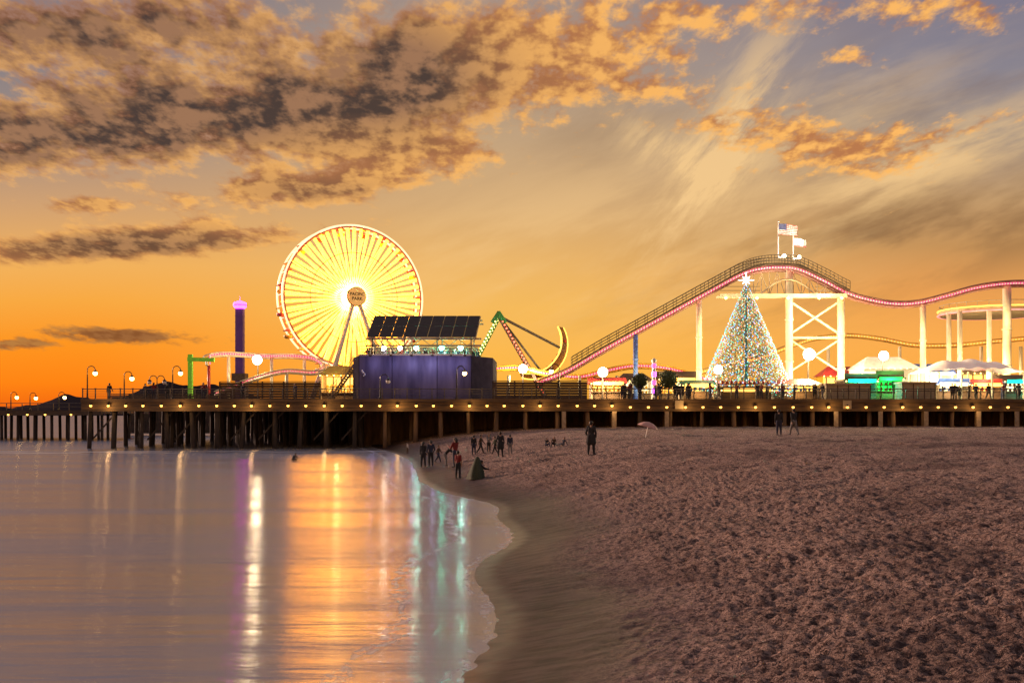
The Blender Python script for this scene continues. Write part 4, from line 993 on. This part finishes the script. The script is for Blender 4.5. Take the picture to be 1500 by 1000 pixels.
# ------------------------------------------------------------------ people
def frust(b,a,c,ra,rb,n=10):
    a=Vector(a);c=Vector(c)
    if (c-a).length>1e-4: b.tube([a,c],[ra,rb],n)
    b.sph(a,ra,n,6); b.sph(c,rb,n,6)
def body(H,pose,coat=False,skirt=False,voxel=.0125,slim=1.0):
    """capsule skeleton fused into one skin; faces -Y"""
    caps=[]
    L_=pose.get('lean',0); up=Vector((0,-math.sin(L_),math.cos(L_))); fw=Vector((0,-math.cos(L_),-math.sin(L_)))
    rv=lambda l,p,ax=0: Vector((math.sin(ax)*l,-math.sin(p)*l*math.cos(ax),-math.cos(p)*l*math.cos(ax)))
    hip=Vector((0,0,.52))
    def C(a,c,ra,rb,m): caps.append((Vector(a),Vector(c),ra,rb,m))
    chest=hip+up*.20; nk=hip+up*.30; sl_=slim
    C(hip+Vector((-.035,0,0)),hip+Vector((.035,0,0)),.078*sl_,.078*sl_,2)
    C(hip+up*.02,hip+up*.10,.076*sl_,.070*sl_,1)
    for s in (-1,1):
        C(hip+up*.09+Vector((s*.03,0,0)),chest+up*.04+Vector((s*.05,0,0)),.058*sl_,.064*sl_,1)
        C(chest+up*.05+Vector((s*.03,0,0)),hip+up*.29+Vector((s*.09,0,0)),.055,.042,1)
    C(nk-up*.01,nk+up*.05,.034,.031,0)
    hd=nk+up*.095+fw*.008; ht=pose.get('head',0); hu=Vector((0,-math.sin(L_*.5+ht),math.cos(L_*.5+ht))); hf=Vector((0,-math.cos(L_*.5+ht),-math.sin(L_*.5+ht)))
    C(hd-hu*.008,hd+hu*.025,.052,.056,0); C(hd-hu*.035+hf*.012,hd-hu*.02+hf*.02,.034,.040,0)
    C(hd+hf*.055-hu*.0,hd+hf*.066-hu*.012,.007,.010,0)
    for s in (-1,1): C(hd+Vector((s*.055,0,0))+hu*.008,hd+Vector((s*.058,0,0))-hu*.012,.010,.008,0)
    for i,s in enumerate((-1,1)):
        tp,kb=pose['legs'][i]; sp_=pose.get('spread',.06)
        h=hip+Vector((s*.05,0,-.01)); k=h+rv(.24,tp,s*sp_); a=k+rv(.225,tp-kb,s*sp_*.3)
        C(h,k,.066*sl_,.044,2); C(k,(k*.6+a*.4),.043,.042,2); C(k*.6+a*.4,a,.042,.028,2)
        fp_=pose.get('feet',(0,0))[i]
        fd=Vector((s*.25,-math.cos(fp_),-math.sin(fp_))).normalized(); fu=Vector((0,0,-1))
        C(a+fu*.012,a+fd*.04+fu*.022,.026,.024,3); C(a+fd*.04+fu*.024,a+fd*.095+fu*.028,.024,.017,3); C(a+fu*.018,a-fd*.022+fu*.022,.024,.021,3)
        sp2,eb,ab=pose['arms'][i]
        sh=hip+up*.285+Vector((s*.108,0,0)); e=sh+rv(.175,sp2,s*ab); w=e+rv(.145,sp2+eb,s*(ab*.4)+pose.get('in',(0,0))[i])
        C(sh,e,.040,.032,1); C(e,w,.032,.022,1 if pose.get('sleeve',True) else 0)
        dv=(w-e).normalized(); sd=Vector((0,1,0))-dv*dv.y; sd=sd.normalized() if sd.length>.01 else Vector((1,0,0)); nrm=dv.cross(sd)
        pc=w+dv*.035
        C(w,pc-sd*.008,.016,.018,0); C(w,pc+sd*.010,.016,.017,0)
        for f_i,ln in enumerate((.036,.042,.039,.030)):
            o=sd*(-.019+.0125*f_i); p1=w+dv*.05+o; p2=p1+(dv*.85+nrm*.35*-s).normalized()*ln*.55; p3=p2+(dv*.55+nrm*.8*-s).normalized()*ln*.5
            C(p1,p2,.0062,.0058,0); C(p2,p3,.0058,.005,0)
        tb=w+dv*.02-sd*.016; t2=tb+(dv*.6-sd*.8).normalized()*.028; C(tb,t2,.0085,.007,0); C(t2,t2+(dv*.9-sd*.3).normalized()*.022,.007,.0058,0)
        if coat: C(h+Vector((0,0,.03)),h+(k-h)*.62,.088,.092,1)
        if skirt: C(h+Vector((0,0,.02)),h+(k-h)*.75,.075,.105,2)
    mz=min(min(a.z-ra,c.z-rb) for a,c,ra,rb,_ in caps)
    sh=Vector((0,0,-mz)); caps=[((a+sh)*H,(c+sh)*H,ra*H,rb*H,m) for a,c,ra,rb,m in caps]
    b=MB()
    for a,c,ra,rb,m in caps: frust(b,a,c,ra,rb,8)
    me=bpy.data.meshes.new('person'); me.from_pydata(b.v,[],b.f); o=bpy.data.objects.new('tmp',me); COL.objects.link(o)
    md=o.modifiers.new('r','REMESH'); md.mode='VOXEL'; md.voxel_size=voxel*H/1.7
    m2=o.modifiers.new('s','SMOOTH'); m2.iterations=2; m2.factor=.5
    dg=bpy.context.evaluated_depsgraph_get(); nm=bpy.data.meshes.new_from_object(o.evaluated_get(dg)); bpy.data.objects.remove(o)
    n=len(nm.polygons); cen=np.empty(n*3); nm.polygons.foreach_get('center',cen); cen=cen.reshape(-1,3)
    best=np.full(n,1e9); idx=np.zeros(n,dtype=np.int32)
    for a,c,ra,rb,m in caps:
        A=np.array(a);B=np.array(c)-A; l=max(1e-9,B.dot(B)); tt=np.clip(((cen-A)@B)/l,0,1)
        dd=np.linalg.norm(cen-A-tt[:,None]*B,axis=1)-(ra+(rb-ra)*tt)
        k=dd<best; best[k]=dd[k]; idx[k]=m
    nm.materials.clear()
    for _ in range(4): nm.materials.append(None)
    nm.polygons.foreach_set('material_index',idx); nm.polygons.foreach_set('use_smooth',[True]*n)
    headc=(hd+sh)*H
    return nm,headc,hu,hf
STAND=dict(legs=[(.06,.03),(-.06,.03)],arms=[(.05,.15,.12),(.0,.2,.12)])
POCK=dict(legs=[(.05,.02),(-.05,.02)],arms=[(-.15,.75,.3),(-.15,.75,.3)],spread=.10,**{'in':(.35,-.35)})
WALK=dict(legs=[(.42,.12),(-.34,.3)],arms=[(-.4,.25,.1),(.42,.35,.1)],lean=.05,feet=(-.1,.35))
WALK2=dict(legs=[(-.25,.25),(.35,.08)],arms=[(.3,.3,.1),(-.3,.2,.1)],lean=.04,feet=(.3,-.1))
PHONE=dict(legs=[(.05,.03),(-.03,.03)],arms=[(.5,1.5,.15),(.45,1.5,.15)],head=.2,**{'in':(.3,-.3)})
BEND=dict(legs=[(.35,.35),(.15,.3)],arms=[(1.0,.2,.1),(.9,.25,.1)],lean=.75,head=.2)
CROUCH=dict(legs=[(1.75,2.2),(1.65,2.15)],arms=[(.9,.4,.15),(.8,.5,.15)],lean=.55,spread=.25)
SIT=dict(legs=[(1.95,1.45),(1.85,1.4)],arms=[(.75,.6,.2),(.7,.65,.2)],lean=.22,spread=.15,feet=(-.05,-.05))
SITB=dict(legs=[(1.75,.65),(1.85,.9)],arms=[(-.55,-.05,.25),(-.5,0,.25)],lean=-.25,spread=.15,feet=(-.5,-.4))
def person(label,loc,H,rz,pose,top,bot,skin='skin',coat=False,skirt=False,hairlong=False,sleeve=True,slim=1.0,group=None):
    ps=dict(pose); ps['sleeve']=sleeve
    nm,hc,hu,hf=body(H,ps,coat,skirt,slim=slim)
    for i,mn in enumerate((skin,top,bot,'shoe')): nm.materials[i]=M[mn]
    o=bpy.data.objects.new('person',nm); COL.objects.link(o); o.location=loc; o.rotation_euler=(0,0,rz); tag(o,label,'person',group)
    b=MB(); c=hc+hu*.022*H-hf*.012*H; b.sph(c,(.061*H,.064*H,.058*H),12,8)
    if hairlong: b.tube([c-hf*.03*H,c-hf*.045*H-hu*.07*H,c-hf*.04*H-hu*.13*H],[.05*H,.05*H,.025*H],10)
    else: b.sph(c-hf*.018*H-hu*.025*H,(.054*H,.048*H,.05*H),10,6)
    b.build('hair',M['hair'],o,True,local=True)
    return o
def ground(px,py):
    y=8.0
    while y<104:
        x=PX(px,y); z=gz(x,y)
        if HZ+(CH-max(z,-.12))*F/y<=py: return Vector((x,y,max(z,-.12)))
        y+=.05
    return Vector((PX(px,103),103,gz(PX(px,103),103)))
BP=[
 ('person in a long black coat standing alone on the open sand with hands in pockets',866,666,50,2.6,POCK,'c_black','c_black',dict(coat=True)),
 ('person in dark clothes standing high on the beach, left of the pair near the pier',1141,637,38,2.9,STAND,'c_black','c_navy',dict()),
 ('person in black with grey trousers, right of the pair high on the beach',1163,637,40,-2.8,WALK2,'c_black','c_grey',dict()),
 ('small child crouching in the shallow water far left of the other people',429,677,17,1.2,CROUCH,'c_black','c_black',dict(skin='skin2')),
 ('person in black facing the pier at the left of the waterside group',620,684,38,2.8,STAND,'c_black','c_black',dict(hairlong=True)),
 ('person in dark navy beside the leftmost adult of the waterside group',631,683,39,-2.6,POCK,'c_navy','c_black',dict()),
 ('child in dark clothes walking behind the left pair of the waterside group',642,677,27,1.3,WALK,'c_brown','c_navy',dict()),
 ('child in a red shirt and black shorts standing nearest the water edge',671,700,41,2.5,STAND,'c_red','c_black',dict(sleeve=False)),
 ('adult in a dark red top standing just behind the child in red',667,684,44,-2.3,PHONE,'c_red','c_navy',dict(hairlong=True)),
 ('person in black standing behind the blanket wrapped figure',694,666,29,2.9,STAND,'c_black','c_navy',dict()),
 ('person in brown walking left near the foot of the pier piles',704,664,29,1.4,WALK,'c_brown','c_black',dict()),
 ('person in grey looking at a phone near the pier piles',716,663,28,.4,PHONE,'c_grey','c_black',dict(hairlong=True)),
 ('person in dark green walking right near the pier piles',725,665,27,-1.4,WALK2,'c_green','c_black',dict()),
 ('taller person in black at the right of the group by the piles',733,669,37,2.7,POCK,'c_black','c_black',dict(coat=True)),
 ('person in navy and grey trousers at the right end of the group by the piles',747,665,29,-2.9,STAND,'c_navy','c_grey',dict()),
 ('person bending down to the sand between the red adult and the left pair',652,682,26,1.3,BEND,'c_black','c_grey',dict()),
 ('small far figure in pale clothes at the water edge by the piles',597,664,15,2.0,STAND,'c_pale','c_brown',dict()),
 ('left person of the three sitting on the sand below the pier',800,655,11,.6,SIT,'c_black','c_navy',dict()),
 ('middle person of the three sitting on the sand below the pier',812,654,11,-.3,SIT,'c_brown','c_black',dict(hairlong=True)),
 ('right person of the three sitting on the sand, leaning back',825,653,11,-.9,SITB,'c_navy','c_grey',dict()),
]
protos=[]
for lb,px,py,hp,rz,ps,tp_,bt,kw in BP:
    g=ground(px,py); ph=hp*g.y/F
    fac={id(SIT):.52,id(SITB):.52,id(CROUCH):.60,id(BEND):.78}.get(id(ps),1.0)
    H=min(1.85,max(1.0,ph/fac))
    if ps is CROUCH: H=1.15
    o=person(lb,g-Vector((0,0,.015)),H,rz,ps,tp_,bt,**kw)
    if fac==1.0 and H>1.5: protos.append(o)
# blanket wrapped figure
g=ground(697,701)
o=person('person crouching on the wet sand wrapped in a dark hooded blanket',g-Vector((0,0,.01)),1.45,1.9,CROUCH,'c_black','c_black')
b=MB(); prof=[(.46,.0),(.44,.1),(.38,.35),(.30,.6),(.22,.8),(.16,.98),(.1,1.1),(.03,1.16)]; vs=[];n=28
for r,z in prof:
    for j in range(n):
        a=2*PI*j/n; rr_=r*(1+.10*math.sin(a*6+z*2)*(1-z/1.3)+.05*math.sin(a*11)); vs.append((rr_*math.cos(a)*1.05,rr_*math.sin(a)*.95-.08*z,z*.97))
b.add(vs,[(i*n+j,i*n+(j+1)%n,(i+1)*n+(j+1)%n,(i+1)*n+j) for i in range(len(prof)-1) for j in range(n)]+[tuple((len(prof)-1)*n+j for j in range(n))])
b.build('blanket',M['c_green'],o,True,local=True)
# parasol
g=ground(945,640); 
pr=thing('parasol','dusky pink beach parasol tilted on the sand below the pier','parasol',g)
b=MB(); tip=g+Vector((.25,0,.95)); b.tube([g-Vector((0,0,.2)),tip],.03,6); b.build('pole',M['white'],pr)
b=MB(); ax=(tip-g).normalized(); xx=ax.cross(Vector((0,1,0))).normalized(); y2=ax.cross(xx); vs=[];n=16
for i,(r,h) in enumerate(((.02,.10),(.34,.03),(.6,-.12),(.76,-.28))):
    for j in range(n):
        a=2*PI*j/n; rr_=r*(1-.05*(j%2)); vs.append(tip+ax*h+(xx*math.cos(a)+y2*math.sin(a))*rr_)
b.add(vs,[(i*n+j,i*n+(j+1)%n,(i+1)*n+(j+1)%n,(i+1)*n+j) for i in range(3) for j in range(n)]+[tuple(range(n))])
b.build('canopy',[M['para']],pr)
# people on terrace and deck: copies of the beach figures
def clone(loc,rz,label,group,i):
    p=protos[i%len(protos)]; c=dup(p); c.location=loc; c.rotation_euler=(0,0,rz); c['label']=label; c['category']='person'; c['group']=group; return c
for i in range(26):
    px=532+ i*6.6+R.uniform(-2.5,2.5); x=PX(px,YB)
    clone((x,YB+R.uniform(.5,4.0),zf),R.uniform(-1,1)+(PI if R.random()<.4 else 0),'person standing on the lit upper terrace under the solar roof','people on the pavilion terrace',R.randrange(50))
for i in range(30):
    px=R.choice([R.uniform(880,1030),R.uniform(1040,1205),R.uniform(1376,1495)]); y=R.uniform(106.2,108.7)
    clone((PX(px,y),y,DZ),R.uniform(0,6.28),'person strolling on the pier deck behind the railing in front of the stalls','people strolling on the right half of the deck',R.randrange(50))
for i in range(7):
    px=R.uniform(150,470); y=R.uniform(106.2,110.5)
    clone((PX(px,y),y,DZ),R.uniform(0,6.28),'person strolling on the left half of the pier deck','people strolling on the left half of the deck',R.randrange(50))
